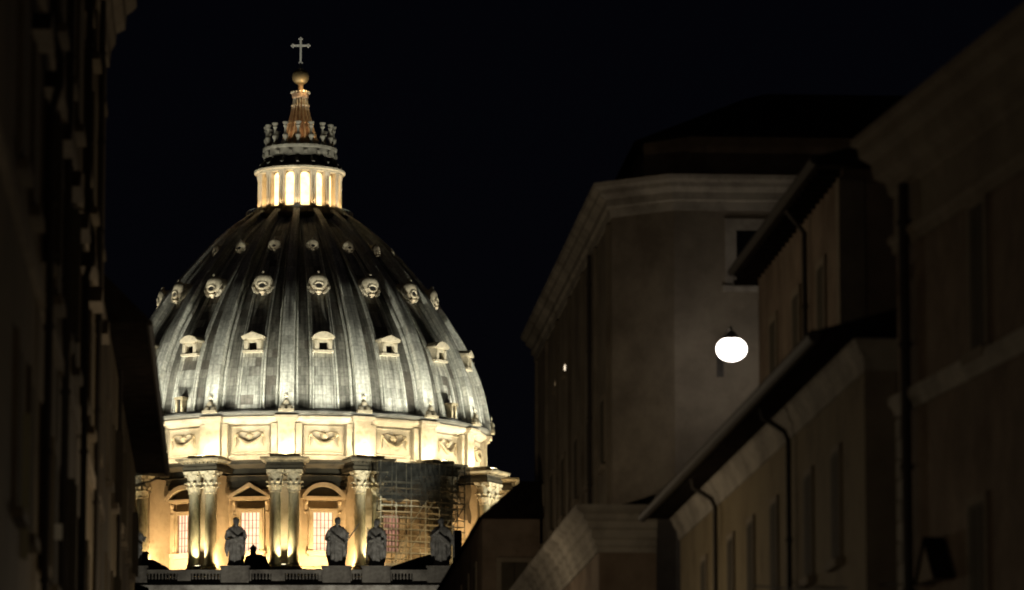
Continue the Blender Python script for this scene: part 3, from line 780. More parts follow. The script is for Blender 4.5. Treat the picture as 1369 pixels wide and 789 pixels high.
# ---------------- statues on the balustrade
def statue(px, seed, label, staff=None, arm='fold', turn=0, scale=1.0):
    rnd = random.Random(seed)
    H = 6.0*scale
    root = empty('statue', (X0+fx(px), YF+1.0, ZPT), R(turn), label, 'statue', 'stone statues along the balustrade')
    b = MB()
    rows = [(0,.95,.75),(.25,.98,.78),(.9,.86,.68),(1.7,.80,.62),(2.5,.86,.62),(3.1,.80,.56),(3.6,.84,.55),(4.2,.95,.55),(4.65,1.02,.5),(4.95,.85,.42),(5.1,.42,.32),(5.3,.27,.26)]
    n = 36; vs = []; fs = []; ph = rnd.random()*6
    for (z, rxx, ryy) in rows:
        fold = .13 if z < 3 else (.07 if z < 4.5 else 0)
        for i in range(n):
            a = 2*math.pi*i/n
            m_ = 1+fold*math.sin(a*7+ph+z*.5)+fold*.5*math.sin(a*13-z)
            vs.append((rxx*math.cos(a)*m_, ryy*math.sin(a)*m_, z))
    L = len(rows)
    for j in range(L-1):
        for i in range(n):
            i2 = (i+1) % n; fs.append((j*n+i, j*n+i2, (j+1)*n+i2, (j+1)*n+i))
    fs.append(tuple(range(n))[::-1]); fs.append(tuple(range((L-1)*n, L*n)))
    b.add(vs, fs)
    hx = rnd.uniform(-.08,.08)
    b.ball((hx,-.08,5.68), (.36,.42,.5), 14); b.ball((hx,.08,5.78), (.42,.42,.46), 12)
    b.ball((hx,-.42,5.3), (.2,.2,.3), 8); b.tube([(hx,-.46,5.75),(hx,-.56,5.6)], [.05,.09], 6)
    b.ball((-.35,-.6,.08), (.2,.4,.14), 8); b.ball((.35,-.6,.08), (.2,.4,.14), 8)
    # mantle across the body
    b.tube([(-.9,-.2,4.6),(-.35,-.6,3.9),(.35,-.68,3.3),(.85,-.35,2.9),(.95,.1,2.4),(.9,.2,1.5)], [.22,.24,.26,.26,.2,.12], 8)
    b.tube([(.95,.15,4.6),(1.05,.25,3.2),(1.0,.3,1.6),(.9,.3,.5)], [.2,.26,.24,.15], 8)
    if arm == 'fold':
        b.tube([(-.95,0,4.55),(-1.2,-.05,3.6),(-1.15,-.2,3.2),(-.55,-.75,3.35),(-.1,-.8,3.45)], [.27,.25,.22,.17,.13], 8)
        b.tube([(.95,0,4.55),(1.25,-.1,3.7),(1.1,-.4,3.25),(.7,-.7,3.2)], [.27,.25,.2,.15], 8)
        b.box(.35,.95,-.95,-.7,3.05,3.8); b.ball((-.05,-.82,3.45), .17, 7); b.ball((.65,-.8,3.2), .17, 7)
        b.tube([(-1.1,0,3.2),(-1.15,0,2.2),(-1.05,.05,1.2)], [.2,.26,.1], 8)
    elif arm == 'raise':
        b.tube([(-.95,0,4.55),(-1.3,-.05,3.8),(-1.35,-.3,3.4),(-.9,-.65,3.1)], [.27,.25,.2,.15], 8)
        b.tube([(.95,0,4.6),(1.3,-.15,4.0),(1.35,-.35,3.6),(1.5,-.6,4.0)], [.27,.23,.19,.14], 8)
        b.ball((1.52,-.62,4.1), .17, 7); b.ball((-.85,-.7,3.1), .17, 7)
        b.tube([(-.7,.4,4.9),(-1.0,.5,3.5),(-1.15,.45,1.8),(-1.0,.4,.5)], [.2,.35,.38,.2], 8)
    else:
        b.tube([(-.95,0,4.55),(-1.3,-.1,3.7),(-1.2,-.5,3.9),(-.6,-.8,4.4)], [.27,.24,.19,.14], 8)
        b.ball((-.55,-.85,4.45), .17, 7)
        b.tube([(.95,0,4.55),(1.35,.05,3.6),(1.5,-.1,2.7)], [.27,.24,.15], 8); b.ball((1.52,-.12,2.55), .17, 7)
        for i in range(6):
            xx = rnd.uniform(-1.1,1.1); b.tube([(xx,.35,4.6-abs(xx)*.4),(xx*1.2,.55,3),(xx*1.15,.45,1.0)], [.15,.3,.16], 7)
    o = b.build('figure', M_STAT, root)
    md = o.modifiers.new('join', 'REMESH'); md.mode = 'VOXEL'; md.voxel_size = .075; md.use_smooth_shade = True
    md2 = o.modifiers.new('soften', 'SMOOTH'); md2.factor = .5; md2.iterations = 2
    bs = MB(); bs.box(-1.15,1.15,-.95,.95,-.0,.12); 
    if staff:
        s_ = MB(); s_.tube(staff, .07, 6); s_.build('staff', M_STAT, root)
    root.scale = (scale,)*3
    return root
statue(314, 1, 'grey robed statue holding a book beside the small dark cupola', arm='fold', turn=8)
statue(450, 2, 'statue holding a slanting staff before the arched drum window', staff=[(1.2,-.7,2.9),(2.9,-.5,5.4)], arm='raise', turn=-6)
statue(503, 3, 'dark statue in front of the third lit column pair', staff=[(-1.0,-.9,.2),(-.9,-.8,5.0)], arm='fold', turn=-20, scale=.97)
statue(590, 4, 'broad cloaked statue in front of the right side of the scaffold', staff=[(1.55,-.3,.2),(1.5,-.2,5.2)], arm='wide', turn=10)
statue(178, 6, 'statue half hidden by the dark house wall on the left', arm='raise', turn=15, scale=.9)

# ---------------- floodlights
ordn = ['first','second','third','fourth','fifth','sixth','seventh','eighth','ninth','tenth','eleventh']
def flood(loc, rotz, label, group, sz=.3, lens=True):
    e = empty('floodlight', loc, rotz, label, 'floodlight', group)
    b = MB(); b.frustum((-sz,sz,-sz*.7,sz*.7,.12),(-sz*1.2,sz*1.2,-sz*.9,sz*.9,.45)); b.tube([(0,0,0),(0,0,.15)], .08, 6)
    b.build('housing', M_BODY, e)
    l = MB(); l.box(-sz*1.05,sz*1.05,-sz*.75,sz*.75,.452,.48); l.build('lens', M_LENS, e)
    return e
WARM = (1,.69,.35); GOLD = (1,.76,.42); CREAM = (1,.88,.58); COOL = (1,.98,.80)
n_ = 0
for k in range(-4, 5):
    ph = PH0+k*STEP
    pxa = 400+(math.sin(ph-R(2.69))*33)*9
    if vis(k, 92):
        # foot of the paired columns
        if k not in (2,):
            p = W(ph, 33.75, Z_BASE)
            light('SPOT', p+Vector((0,0,.9)), 6800, (1,.84,.50), .15, W(ph, 31.8, Z_BASE+11), 80, .7, name='column_uplight')
        # attic pilaster
        p = W(ph, 33.3, Z_CORN+.2)
        light('SPOT', W(ph, 31.6, Z_CORN+1.2), 1300, CREAM, .2, W(ph, 28.2, Z_AB+3.9), 110, .7, name='pilaster_uplight')
        light('SPOT', p+Vector((0,0,.65)), 2700, CREAM, .2, W(ph, 28.6, Z_AB+3.8), 160, .7, name='attic_uplight')
        if vis(k, 80):
            flood(p, ph, 'small floodlight on the cornice above the %s column pair from the left' % ordn[n_], 'floodlights along the drum cornice')
            if k not in (2,) and -3 < k < 2:
                flood(W(ph, 33.75, Z_BASE+.35), ph, 'small floodlight at the foot of the %s column pair from the left' % ordn[n_], 'floodlights at the column feet')
            n_ += 1
for k in range(-4, 4):
    ph = PH0+(k+.5)*STEP
    if not vis(k+.5, 90): continue
    # bay wall lights, low either side of the window
    for s in (-1, 1):
        a = ph+s*R(5.0)
        light('SPOT', W(a, 33.2, Z_BASE+.3), 7500 if k != 1 else 900, WARM, .25, W(a, 27.3, Z_BASE+5.5), 120, .8, name='bay_uplight')
    light('AREA', W(ph, 30.5, Z_AB+.25), 260, CREAM, target=W(ph, 27.8, Z_AB+5.2), sx=5.0, sy=.15, name='attic_strip')
for a_, z_ in ((72, 2), (92, 2)): light('SPOT', W(R(a_), 50, Z_BASE-z_), 9000, GOLD, .3, W(R(a_-2), 33, Z_BASE+9), 60, .8, name='drum_fill')  # spots added to lift the right-end buttresses, no such source in view
for a_ in (26, 38): light('SPOT', W(R(a_), 44, Z_BASE-3), 4200, GOLD, .3, W(R(a_+2), 35.5, Z_BASE+4), 75, .8, name='scaffold_fill')  # added fill that makes the scaffold poles show, no fixture seen
# dome floods on the roofs around
for a, e_ in ((-62,.9),(-23,.9),(1,.35),(24,.85),(66,1.0)):
    light('SPOT', W(R(a), 60, 50), 125000*e_, COOL, .8, W(R(a)*.9, 26, 92), 42, .9, name='dome_flood')
for k in range(-5, 5):
    if vis(k+.5, 95):
        ph = PH0+(k+.5)*STEP
        light('SPOT', W(ph, r_at(zm)+2.6, zm-1.2), 170, (1,.88,.66), .15, W(ph, r_at(zm)-.2, zm+1.6), 60, .7, name='dormer_fill')  # fill spots added below the dormers to brighten them, no fittings seen
        light('SPOT', W(ph, r_at(zt)+2.4, zt-.6), 45, (1,.9,.7), .15, W(ph, r_at(zt)-.2, zt+1.2), 50, .7, name='dormer_fill')
        light('SPOT', W(ph, 33.6, Z_SPR-.6), 3800, COOL, .25, W(ph, 27.5, Z_SPR+9), 100, .8, name='shell_uplight')
        light('SPOT', W(ph+STEP/2, 34.2, Z_SPR-.6), 3000, COOL, .25, W(ph+STEP/2, 27.5, Z_SPR+9), 60, .8, name='rib_uplight')
# lantern
for k in range(-5, 6):
    if not vis(k, 100): continue
    ph = PH0+k*STEP
    light('SPOT', W(ph+STEP/2, 6.5, LC0+.05), 260, (1,.66,.30), .08, W(ph+STEP/2, 5.5, LC1), 120, .7, name='lantern_uplight')
    light('SPOT', W(ph, 7.2, LC0+.05), 260, (1,.72,.38), .08, W(ph, 6.2, LC1), 100, .7, name='lantern_uplight')
for k in range(-4, 5, 2):
    light('SPOT', W(PH0+(k+.5)*STEP, 4.6, L4+.3), 420, (1,.58,.28), .1, W(0, 0, zs[-1]+1), 70, .7, name='spire_uplight')
light('POINT', W(PH0+.4, 1.9, zs[-1]+1.2), 150, (1,.7,.32), .1, name='orb_light')
for a in (-60, 0, 60):
    light('SPOT', W(R(a), 16, ZTOP+1.5-4), 5500, COOL, .3, W(0, 0, L4+1), 40, .6, name='lantern_wash')
# square lights on the statues
for px in (250, 400, 560):
    x = X0+fx(px)
    light('SPOT', (x, YF-40, 16), 26000, (1,.93,.82), .5, (x, YF, ZPT+.5), 36, .6, name='facade_flood')

# ================================================================== STREET BUILDINGS
P_BROWN = mat('plaster_brown', (.28,.215,.155), var=.25, scale=.5, dirt=(.15,.105,.07), dirt_scale=.45, bump=.3)
P_OCHRE = mat('plaster_ochre', (.31,.25,.145), var=.25, scale=.5, dirt=(.16,.12,.065), dirt_scale=.5, bump=.3)
P_GREY = mat('plaster_grey', (.28,.24,.18), var=.2, scale=.5, dirt=(.17,.14,.105), dirt_scale=.4, bump=.3)
P_OLD = mat('plaster_old', (.20,.16,.10), var=.25, scale=.5, dirt=(.11,.085,.055), dirt_scale=.35, bump=.4)
P_STONE = mat('cornice_plaster', (.46,.42,.35), var=.2, scale=.8, dirt=(.22,.195,.16), dirt_scale=.6)
P_STONE2 = mat('moulding_plaster', (.32,.27,.20), var=.12, scale=.8, dirt=(.22,.18,.13), dirt_scale=.6)
P_ROOF = mat('roof_tiles_dark', (.026,.021,.017), var=.4, scale=2)
P_ROOF.node_tree.nodes['Principled BSDF'].inputs['Specular IOR Level'].default_value = 0
P_SHUT = mat('shutter_dark', (.10,.085,.06), var=.2, scale=2)
P_PIPE = mat('pipe_dark', (.055,.047,.038), var=.2, rough=.6)
P_GLASS = mat('window_glass_dark', (.01,.011,.012), rough=.15, var=.1)
P_REVEAL = mat('window_reveal', (.36,.31,.25), var=.1)

def window(parent, face, u, zc_, w_, h_, fw=.16, proud=.06, shutters=True, framem=None, lit=None, open_=False):
    """face: 'left' -> wall x=0 facing -x, u along y; 'front' -> wall y=0 facing -y, u along x; 'right' -> wall x=0 facing +x"""
    if face == 'left': M = Matrix.Translation((face_off.get(id(parent),{}).get('left',0), u, zc_)) @ Matrix.Rotation(-math.pi/2, 4, 'Z')
    elif face == 'right': M = Matrix.Translation((0, u, zc_)) @ Matrix.Rotation(math.pi/2, 4, 'Z')
    else: M = Matrix.Translation((u, face_off.get(id(parent),{}).get('front',0), zc_))
    f = MB(); a, b_ = w_/2, h_/2
    f.box(-a-fw,-a,-proud,.05,-b_,b_+fw); f.box(a,a+fw,-proud,.05,-b_,b_+fw); f.box(-a,a,-proud,.05,b_,b_+fw)
    o = f.build('window', framem or P_STONE2, parent); o.matrix_local = M
    s = MB(); s.box(-a-fw-.08,a+fw+.08,-proud-.1,.05,-b_-.16,-b_-.002); s.build('sill', framem or P_STONE2, o)
    g_ = MB(); g_.box(-a,a,-.012,.04,-b_,b_); g_.build('pane', lit or P_GLASS, o)
    if shutters:
        for sx in (-1, 1):
            sh = MB()
            if open_:
                x_ = sx*(a+.03); sh.box(x_-.025,x_+.025,-proud-a*.35,-proud-.005,-b_,b_)
            else:
                x0_, x1_ = (-a+.01,-.01) if sx < 0 else (.01,a-.01)
                sh.box(x0_,x1_,-.055,-.016,-b_,b_)
                z = -b_+.06
                while z < b_-.05: sh.box(x0_+.05,x1_-.05,-.075,-.054,z,z+.035); z += .09
            sh.build('shutter', P_SHUT, o)
    return o
face_off = {}
def pipe(parent, pts, r=.06, name='downpipe'):
    b = MB(); b.tube(pts, r, 10)
    for i in range(len(pts)-1):
        p, q = Vector(pts[i]), Vector(pts[i+1])
        if abs(p.z-q.z) > 4:
            z = min(p.z,q.z)+1.5
            while z < max(p.z,q.z): b.tube([(p.x,p.y,z-.04),(p.x,p.y,z+.04)], r*1.35, 10); z += 2
    return b.build(name, P_PIPE, parent, True)

# ---- A: big palazzo block behind the lamp
zA = 23.4
lips = [to_s(PZ(x, y, zA)) for x, y in ((697,450),(795,245),(895,230),(1065,237))]
ov = .5
oA = (lips[0][0]+lips[1][0])/2+ov
tF = (lips[2][1]+lips[3][1])/2+ov
tC = lips[1][1]+ov*.4; oC = lips[2][0]+ov*.4
tEnd = lips[0][1]
A_ = empty('palazzo', to_w(oA, tF), SA, 'large plain brown building with chamfered corner and pale cornice behind the lamp', 'building')
face_off[id(A_)] = {}
path = [(0,tEnd-tF),(0,tC-tF),(oC-oA,0),(14,0),(14,tEnd-tF)]
def poly_block(parent, path, z0, z1, m, name='wall'):
    b = MB(); n = len(path)
    vs = [(x,y,z0) for x,y in path]+[(x,y,z1) for x,y in path]
    fs = [tuple(range(n))[::-1], tuple(range(n,2*n))]+[(i,(i+1)%n,(i+1)%n+n,i+n) for i in range(n)]
    b.add(vs, fs); return b.build(name, m, parent)
wallA = poly_block(A_, path, 0, zA-.05, P_GREY)
cp_ = [(-.1,zA-.95),(.05,zA-.95),(.07,zA-.7),(.16,zA-.66),(.16,zA-.45),(.34,zA-.32),(.36,zA-.2),(ov,zA-.12),(ov+.03,zA),(-.1,zA+.003)]
b = MB(); b.sweep(path[:4], cp_); b.build('cornice', P_STONE, A_)
rp = [(1.0,tEnd-tF-1),(1.0,tC-tF+.8),(oC-oA+.6,1.0),(13,1.0),(13,tEnd-tF-1)]
poly_block(A_, rp, zA-.04, zA+1.35, P_BROWN, 'parapet')
cen = (7, (tEnd-tF)/2)
b = MB(); z1 = zA+1.36
n = len(rp); out = [(x+(x-cen[0])*.05, y+(y-cen[1])*.02, z1) for x,y in rp]; inn = [(cen[0]+(x-cen[0])*.45, cen[1]+(y-cen[1])*.75, z1+2.0) for x,y in rp]
b.add(out+inn, [(i,(i+1)%n,(i+1)%n+n,i+n) for i in range(n)]+[tuple(range(n,2*n))]+[tuple(range(n))[::-1]]); b.build('roof', P_ROOF, A_)
# pale framed window on the front wall
p = to_s(PZ(998, 330, zf(330, tF))); 
def on_front(px, py, tt):     # street coords of a pixel on plane t = tt
    r = ray(px, py); ro, rt_ = to_s(r); s = tt/rt_; return ro*s, EYE+r.z*s
def on_side(px, py, oo):
    r = ray(px, py); ro, rt_ = to_s(r); s = oo/ro; return rt_*s, EYE+r.z*s
o_, z_ = on_front(984, 308, tF); wA = 1.15; hA = 1.6
window(A_, 'front', o_-oA+wA/2, z_-hA/2, wA, hA, fw=.32, proud=.09, shutters=False, framem=P_STONE)
LITW = emis('lit_attic_window', (1,.82,.6), 1.7)
for (px, py) in ((756,493),(744,514)):
    t_, z_ = on_side(px, py, oA)
    window(A_, 'left', t_-tF, z_, .8, .26, fw=.1, proud=.03, shutters=False, lit=LITW)
for t_ in (129.5, 134.5, 139.5, 145, 150, 155):
    for zq in (16.6, 12.6):
        window(A_, 'left', t_-tF, zq, 1.1, 1.9, fw=.16, proud=.05, shutters=True)
b = MB()
for t_ in (127.6, 132, 137, 142.2, 147.5, 152.5, 157.5): b.box(-.09,.02,t_-tF-.2,t_-tF+.2,0,zA-1)
b.build('pilaster_strips', P_GREY, A_)
pipe(A_, [(-.12,133.2-tF,zA-1),(-.12,133.2-tF,0)])

# ---- B: taller house set back behind the low one
zB = 17.6
l1 = to_s(PZ(975,368,zB)); l2 = to_s(PZ(1108,222,zB))
oB = (l1[0]+l2[0])/2+.5; tB0 = l2[1]+.3; tB1 = l1[1]
B0 = empty('tall_house', to_w(oB, tB0), SA, 'tall house with dark overhanging eave just right of the street lamp', 'building')
b = MB(); b.box(0,9,0,tB1-tB0,0,zB); b.build('wall', P_BROWN, B0)
b = MB(); b.prism([(-.55,zB+.003),(9.4,zB+.003),(9.4,zB+2.2),(4.5,zB+1.6),(-.55,zB+.2)], -.35, tB1-tB0+.3); rfB = b.build('roof', P_ROOF, B0)
for i in range(24): MB().box(-.5,0,.2+i*.66,.28+i*.66,zB-.14,zB).build('rafter', P_ROOF, B0)
b = MB(); b.tube([(-.6,-.35,zB+.12),(-.6,tB1-tB0+.3,zB+.12)], .1, 8); b.build('gutter', P_PIPE, B0)
b = MB(); b.box(-.08,0.02,.0,.45,0,zB-.2); b.box(-.08,.45,-.05,-.003,0,zB-.2); b.build('corner_strip', P_STONE2, B0)
for t_ in (3.2, 7.4, 11.6): window(B0, 'left', t_, 15.2, 1.05, 1.7)
pipe(B0, [(-.5,5.2,zB),(-.12,5.2,zB-.5),(-.12,5.2,0)])

# ---- D: low ochre house with gutter
zD = 12.0; wD = 10.75
tD0 = to_s(PZ(1148,455,zD))[1]; tD1 = to_s(PZ(862,695,zD))[1]
D0 = empty('low_house', to_w(wD, tD0), SA, 'low ochre house with pale cornice, dark gutter and two crooked downpipes', 'building')
LD = tD1-tD0
b = MB(); b.box(0,9,0,LD-.35,0,zD); b.build('wall', P_OCHRE, D0)
b = MB(); b.sweep([(0,LD-.3),(0,0),(5,0)], [(-.1,zD-.52),(.04,zD-.52),(.07,zD-.3),(.15,zD-.2),(.2,zD-.06),(.24,zD-.04),(.24,zD+.002),(-.1,zD+.003)]); b.build('cornice', P_STONE, D0)
b = MB(); b.prism([(-.78,zD+.02),(9,zD+.02),(9,zD+.9),(1.5,zD+.85),(-.82,zD+.2)], .25, LD)
b.build('roof', P_ROOF, D0)
b = MB(); b.tube([(-.86,.2,zD+.1),(-.86,LD+.1,zD+.06)], .11, 10); b.build('gutter', P_PIPE, D0)
for t_ in (85.2, 98.2):
    t1 = t_-tD0; pipe(D0, [(-.62,t1,zD+.02),(-.6,t1,zD-.16),(-.2,t1,zD-.42),(-.12,t1,zD-.6),(-.12,t1,0)], .055)
for t_ in (79.2, 83.0, 88.3, 92.3, 96, 101.5): window(D0, 'left', t_-tD0, 9.55, .95, 1.9, proud=.05, fw=.12)
b = MB(); b.box(-.05,.5,-.04,-.003,0,zD-.4); b.build('corner_strip', P_STONE2, D0)

# ---- E: projecting block with heavy moulded cornice
zE = 12.8; eo = .62
e0 = to_s(PZ(770,674,zE)); oE = e0[0]+eo; tE = e0[1]+eo
E0 = empty('corniced_house', to_w(oE, tE), SA, 'projecting low building with heavy moulded pale cornice at the bottom centre', 'building')
WE = oA-.12-oE
b = MB(); b.box(0,WE,0,42,0,zE-.05); b.build('wall', P_BROWN, E0)
cpE = [(-.1,zE-1.15),(.06,zE-1.15),(.06,zE-1.02),(.12,zE-.98),(.12,zE-.84),(.2,zE-.78),(.2,zE-.6),(.3,zE-.55),(.32,zE-.4),(.42,zE-.34),(.42,zE-.22),(.55,zE-.16),(eo,zE-.1),(eo,zE),(-.1,zE+.003)]
b = MB(); b.sweep([(0,42),(0,0),(WE,0)], cpE); b.build('cornice', P_STONE, E0)
b = MB(); b.prism([(.1,zE-.04),(WE,zE-.04),(WE,zE+.35),(1.0,zE+.2)], .3, 41.5); b.build('roof', P_ROOF, E0)
for t_ in (3, 8, 13, 18, 23, 28, 33): window(E0, 'left', t_, 9.6, 1.05, 1.9, proud=.05)
window(E0, 'front', .75, 9.5, .9, 1.7, proud=.05)

# ---- F: far house low at the bottom, left of the cornice
zFh = 16.5
f0 = to_s(PZ(641,693,zFh)); f1 = to_s(PZ(592,789,zFh))
F0 = empty('far_house', to_w(f0[0]+.1, f0[1]), SA, 'far brown house with a dark roof below the right end of the basilica', 'building')
WF = oA-.15-f0[0]
b = MB(); b.box(0,WF-.1,0,34,0,zFh-.02); b.build('wall', P_BROWN, F0)
b = MB(); LF = 34.2; ws = WF+.0
b.add([(-.15,-.15,zFh),(ws,-.15,zFh),(ws,LF,zFh),(-.15,LF,zFh),(1.35,.6,zFh+1.35),(ws,.6,zFh+1.35),(ws,LF-2,zFh+1.35),(1.35,LF-2,zFh+1.35)],
      [(0,3,2,1),(4,5,6,7),(0,1,5,4),(1,2,6,5),(2,3,7,6),(3,0,4,7)]); b.build('roof', P_ROOF, F0)
for t_ in (4, 9, 14, 19): window(F0, 'left', t_, 14.3, 1.0, 1.7, proud=.05)
window(F0, 'front', 1.1, 14.2, .9, 1.6, proud=.05)

# ---- C: nearest palazzo on the right, own street angle
zC = 15.15
c1 = PZ(1145,182,zC); c2 = PZ(1369,2,zC)
aC = math.atan2(-(c1.x-c2.x), (c1.y-c2.y))
ovC = .62
cw = Vector((c1.x, c1.y, 0))+Vector((math.cos(aC), math.sin(aC), 0))*ovC+Vector((math.sin(aC), -math.cos(aC), 0))*.15
C0 = empty('corner_palazzo', cw, aC, 'nearest brown palazzo on the right with deep cornice and string course', 'building')
b = MB(); b.box(0,10,-45,0,0,zC-.05); b.build('wall', P_BROWN, C0)
cpC = [(-.1,zC-2.0),(.05,zC-2.0),(.07,zC-1.86),(.12,zC-1.8),(.12,zC-1.72),(.03,zC-1.7),(.03,zC-1.05),(.1,zC-1.0),(.14,zC-.8),(.3,zC-.7),(.34,zC-.45),(.5,zC-.32),(.52,zC-.15),(ovC,zC-.1),(ovC,zC),(-.1,zC+.003)]
b = MB(); b.sweep([(10,0.001),(0,0),(0,-45)], cpC); b.build('cornice', P_STONE2, C0)
b = MB(); b.prism([(-.5,zC+.01),(10,zC+.01),(10,zC+1.2),(4,zC+1.0),(-.5,zC+.1)], -44, .2); b.build('roof', P_ROOF, C0)
def on_C(px, py):
    r = ray(px, py); ex = Vector((math.cos(aC), math.sin(aC), 0)); s = cw.dot(ex)/r.dot(ex)
    pnt = Vector((0,0,EYE))+r*s
    return (pnt-cw).dot(Vector((-math.sin(aC), math.cos(aC), 0))), pnt.z
ys, zsn = on_C(1300, 490)
b = MB(); zS = zsn+.0
b.sweep([(3,0.002),(0,0.002),(0,-45)], [(-.05,zS-.2),(.05,zS-.2),(.07,zS-.1),(.14,zS+.0),(.14,zS+.12),(-.05,zS+.16)]); b.build('string_course', P_STONE, C0)
yw, zw1 = on_C(1309, 275); _, zw0 = on_C(1309, 470)
window(C0, 'left', yw, (zw0+zw1)/2, .85, zw1-zw0, fw=.15, proud=.06)
window(C0, 'left', yw-4.2, (zw0+zw1)/2, .85, zw1-zw0, fw=.15, proud=.06)
for dy in (.3, -4.2):
    window(C0, 'left', yw+dy, zS-3.1, .95, 1.9, fw=.14, proud=.05)
q = MB()
for i in range(30):
    z = zS-.25-.34*i-.34
    if z < 0: break
    wq = .42 if i % 2 else .28
    q.box(-.05,.1,-wq,-.001,z+.02,z+.33)
q.build('quoins', P_STONE, C0)
yp, _ = on_C(1222, 500)
pipe(C0, [(-.14,yp,zC-1.0),(-.14,yp,0)], .085)
# gabled hood above a lower window
yh, zh_ = on_C(1262, 724); 
hd = MB(); hd.prism([(-.62,0),(.62,0),(0,.62)], -.30, .05); ho = hd.build('window_hood', P_STONE2, C0)
ho.matrix_local = Matrix.Translation((0, yh, zh_-.62)) @ Matrix.Rotation(-math.pi/2, 4, 'Z')
hr = MB(); hr.prism([(-.70,-.02),(-.62,-.02),(0,.625),(.62,-.02),(.70,-.02),(0,.69)], -.34, .04); hr.build('hood_roof', P_ROOF, ho)

# ---- cable between the houses
b = MB(); pa = to_w(wD-.1, 95, 7.6+2.05); 
P1 = PY(1005, 783, 88); P2 = PY(1216, 778, 73.5)
pts = [P1.lerp(P2, i/12)+Vector((0,0,-.09*math.sin(math.pi*i/12))) for i in range(13)]
tag(b.tube(pts, .018, 5).build('overhead_cable', P_PIPE), 'thin black cable strung low along the ochre house wall', 'cable')

# ---- G: near left palazzo
oG = -3.0
G0 = empty('shuttered_palazzo', to_w(oG, 106.6), SA, 'tall dark old building with shutters filling the left edge', 'building')
LG = 66.6; zG = 24.6
b = MB(); b.box(-10,0,-LG,0,0,zG); b.build('wall', P_OLD, G0)
b = MB(); b.sweep([(0,-LG),(0,0),(-10,0)], [(-.1,zG-1.9),(.06,zG-1.9),(.1,zG-1.5),(.2,zG-1.3),(.22,zG-1.05),(.42,zG-.9),(.45,zG-.55),(.6,zG-.4),(.68,zG-.3),(.68,zG+.3),(-.1,zG+.303)]); b.build('cornice', P_STONE2, G0)
for zq in (11.9, 16.4):
    b = MB(); b.box(-.02,.1,-LG,-.05,zq-.12,zq+.12); b.build('string_course', P_STONE2, G0)
i = 0
for t_ in (63.5, 67.6, 72.2, 76.9, 81.6, 86.4, 91.2, 96.1, 101.2):
    for zq in (9.0, 13.9, 18.6, 21.4):
        hh = 2.3 if zq < 20 else 1.2
        window(G0, 'right', t_-106.6, zq, 1.1, hh, fw=.2, proud=.07, shutters=zq < 20, open_=((i*5) % 7) in (1,3) and t_ < 90, framem=P_OLD); i += 1
for t_ in (63.5, 67.6, 72.2, 76.9, 81.6, 86.4, 91.2, 96.1, 101.2):
    for zq in (13.9,):
        b = MB(); b.prism([(t_-106.6-.9,zq+1.5),(t_-106.6+.9,zq+1.5),(t_-106.6,zq+1.95)], 0, .28, Matrix.Rotation(math.pi/2, 4, 'Z') @ Matrix.Scale(-1, 4, (0,1,0))); b.build('window_pediment', P_STONE2, G0)
for t_, k1 in ((71.0, 1), (79.4, 0), (88.9, 1), (99, 0)):
    y_ = t_-106.6
    pts = [(.15,y_,zG-1.9),(.15,y_,16.2),(.26,y_,15.8),(.26,y_,15.4),(.15,y_,15.0),(.15,y_,0)] if k1 else [(.12,y_,zG-1.9),(.12,y_,0)]
    pipe(G0, pts, .07)
# pale open shutter
b = MB(); t0_, zq0 = on_side(33, 748, oG+.06); _, zq1 = on_side(33, 545, oG+.06)
b.box(.005,.11,t0_-106.6-.05,t0_-106.6,zq0,zq1); b.build('open_shutter', mat('pale_shutter', (.5,.46,.3), var=.15), G0)
t0_, zq0 = on_side(83, 722, oG+.2); _, zq1 = on_side(83, 700, oG+.2)
b = MB(); b.box(.005,.2,t0_-106.6-.05,t0_-106.6,zq0,zq1); b.build('glint_plate', mat('glint_pale', (.7,.68,.6), var=.1), G0)  # pale plate stands in for a lit glint, highlight put into its colour

# ---- H: left house with deep eave
zH = 17.25
h1 = to_s(PZ(222,634,zH)); h0 = to_s(PZ(190,432,zH))
H0 = empty('eaved_house', to_w(oG-.02, h0[1]-3.9), SA, 'dark house with deep black eave hiding the left of the dome', 'building')
L1 = h1[1]-h0[1]+3.9; ovH = h1[0]-oG+.02
b = MB(); b.box(-10,0,0,L1-.4,0,zH-.02); b.build('wall', P_OLD, H0)
b = MB(); b.prism([(-9,zH+.01),(ovH,zH+.01),(ovH,zH+.14),(-1.2,zH+2.3),(-9,zH+2.3)][::-1], 3.9, L1); b.build('roof', P_ROOF, H0)
b = MB(); b.tube([(ovH+.04,3.9,zH+.02),(ovH+.04,L1,zH+.02)], .09, 8); b.build('gutter', P_PIPE, H0)
b = MB(); b.tube([(ovH-.05,L1-.5,zH-.05),(ovH*.5,L1-.5,zH-.28),(.0,L1-.5,zH-.42)], .035, 6); b.build('eave_bracket', P_PIPE, H0)
for t_ in (4, 9.5, 15, 20.5, 26, 31.5):
    for zq in (14.2, 10.4): window(H0, 'right', t_, zq, 1.05, 1.9, fw=.14, proud=.08, shutters=True, open_=(int(t_) % 2 == 1))
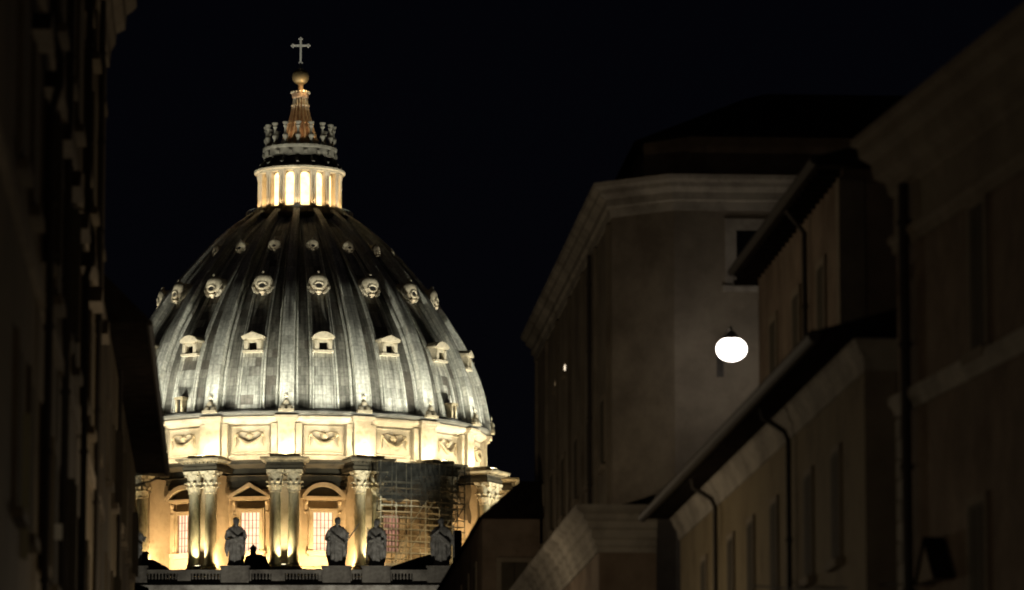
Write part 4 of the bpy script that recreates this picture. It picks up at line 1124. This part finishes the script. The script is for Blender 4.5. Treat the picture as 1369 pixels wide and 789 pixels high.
pipe(H0, [(.12,12.3,zH-.1),(.12,12.3,0)]); 

# ---- I: low dark roof at the end of the street
zi = zf(800, 200)
I0 = empty('street_end_house', to_w(-7.6, 195), SA, 'low unlit roof at the bottom left below the basilica balustrade', 'building')
b = MB(); b.box(-6,3.6,0,12,0,zi); b.build('wall', P_OLD, I0)
b = MB(); b.prism([(-6.2,zi),(4.2,zi),(2.9,zf(779,197)),(1.9,zf(772,197)),(.5,zf(767,197)),(-1.5,zf(759,197)),(-6.2,zf(752,197))], -.3, 12.3); b.build('roof', P_ROOF, I0)

# ================================================================== STREET LAMPS
LAMPG = emis('lamp_globe', (1,.90,.82), 11)
def street_lamp(loc, rot, label, arm, globe, energy, colr, lens_mat):
    e = empty('street_lamp', loc, rot, label, 'street lamp')
    b = MB(); b.tube([(0,arm,-.25),(0,arm-.05,.45),(0,arm*.6,.62),(0,.1,.62),(0,0,.45)], .035, 8); b.box(-.1,.1,arm-.02,arm+.04,-.4,.35)
    b.build('bracket', P_PIPE, e, True)
    b = MB(); b.lathe([(.05,.5),(.12,.46),(.2,globe[2]*.98),(globe[0]*.5,globe[2]*.92),(globe[0]*.58,globe[2]*.82)], 20); b.build('cap', P_PIPE, e, True)
    g_ = MB().ball((0,0,0), globe, 24).build('globe', lens_mat, e, True)
    return e
tL = tF-2.9
r_ = ray(978, 467); ro, rt_ = to_s(r_); s_ = tL/rt_
Lw = Vector((0,0,EYE))+r_*s_
street_lamp(Lw, SA, 'glaring white street lamp on a bracket in front of the brown building', 2.9, (.42,.42,.33), 0, 0, LAMPG)
# lamps further down in the street, below the picture
WARMS = (1,.80,.55)
LG2 = emis('street_lamp_globe', WARMS, 12)
k = 0
for (o_, t_, z_, e_) in ((1.0, 50, 6.0, 150), (1.5, 72, 6.0, 80), (2.5, 98, 8.0, 520), (3.0, 121, 9.6, 360), (3.0, 146, 9.6, 280)):
    light('POINT', to_w(o_+(.5 if o_ < 0 else -.6), t_, z_), e_, WARMS, .25, name='street_glow')
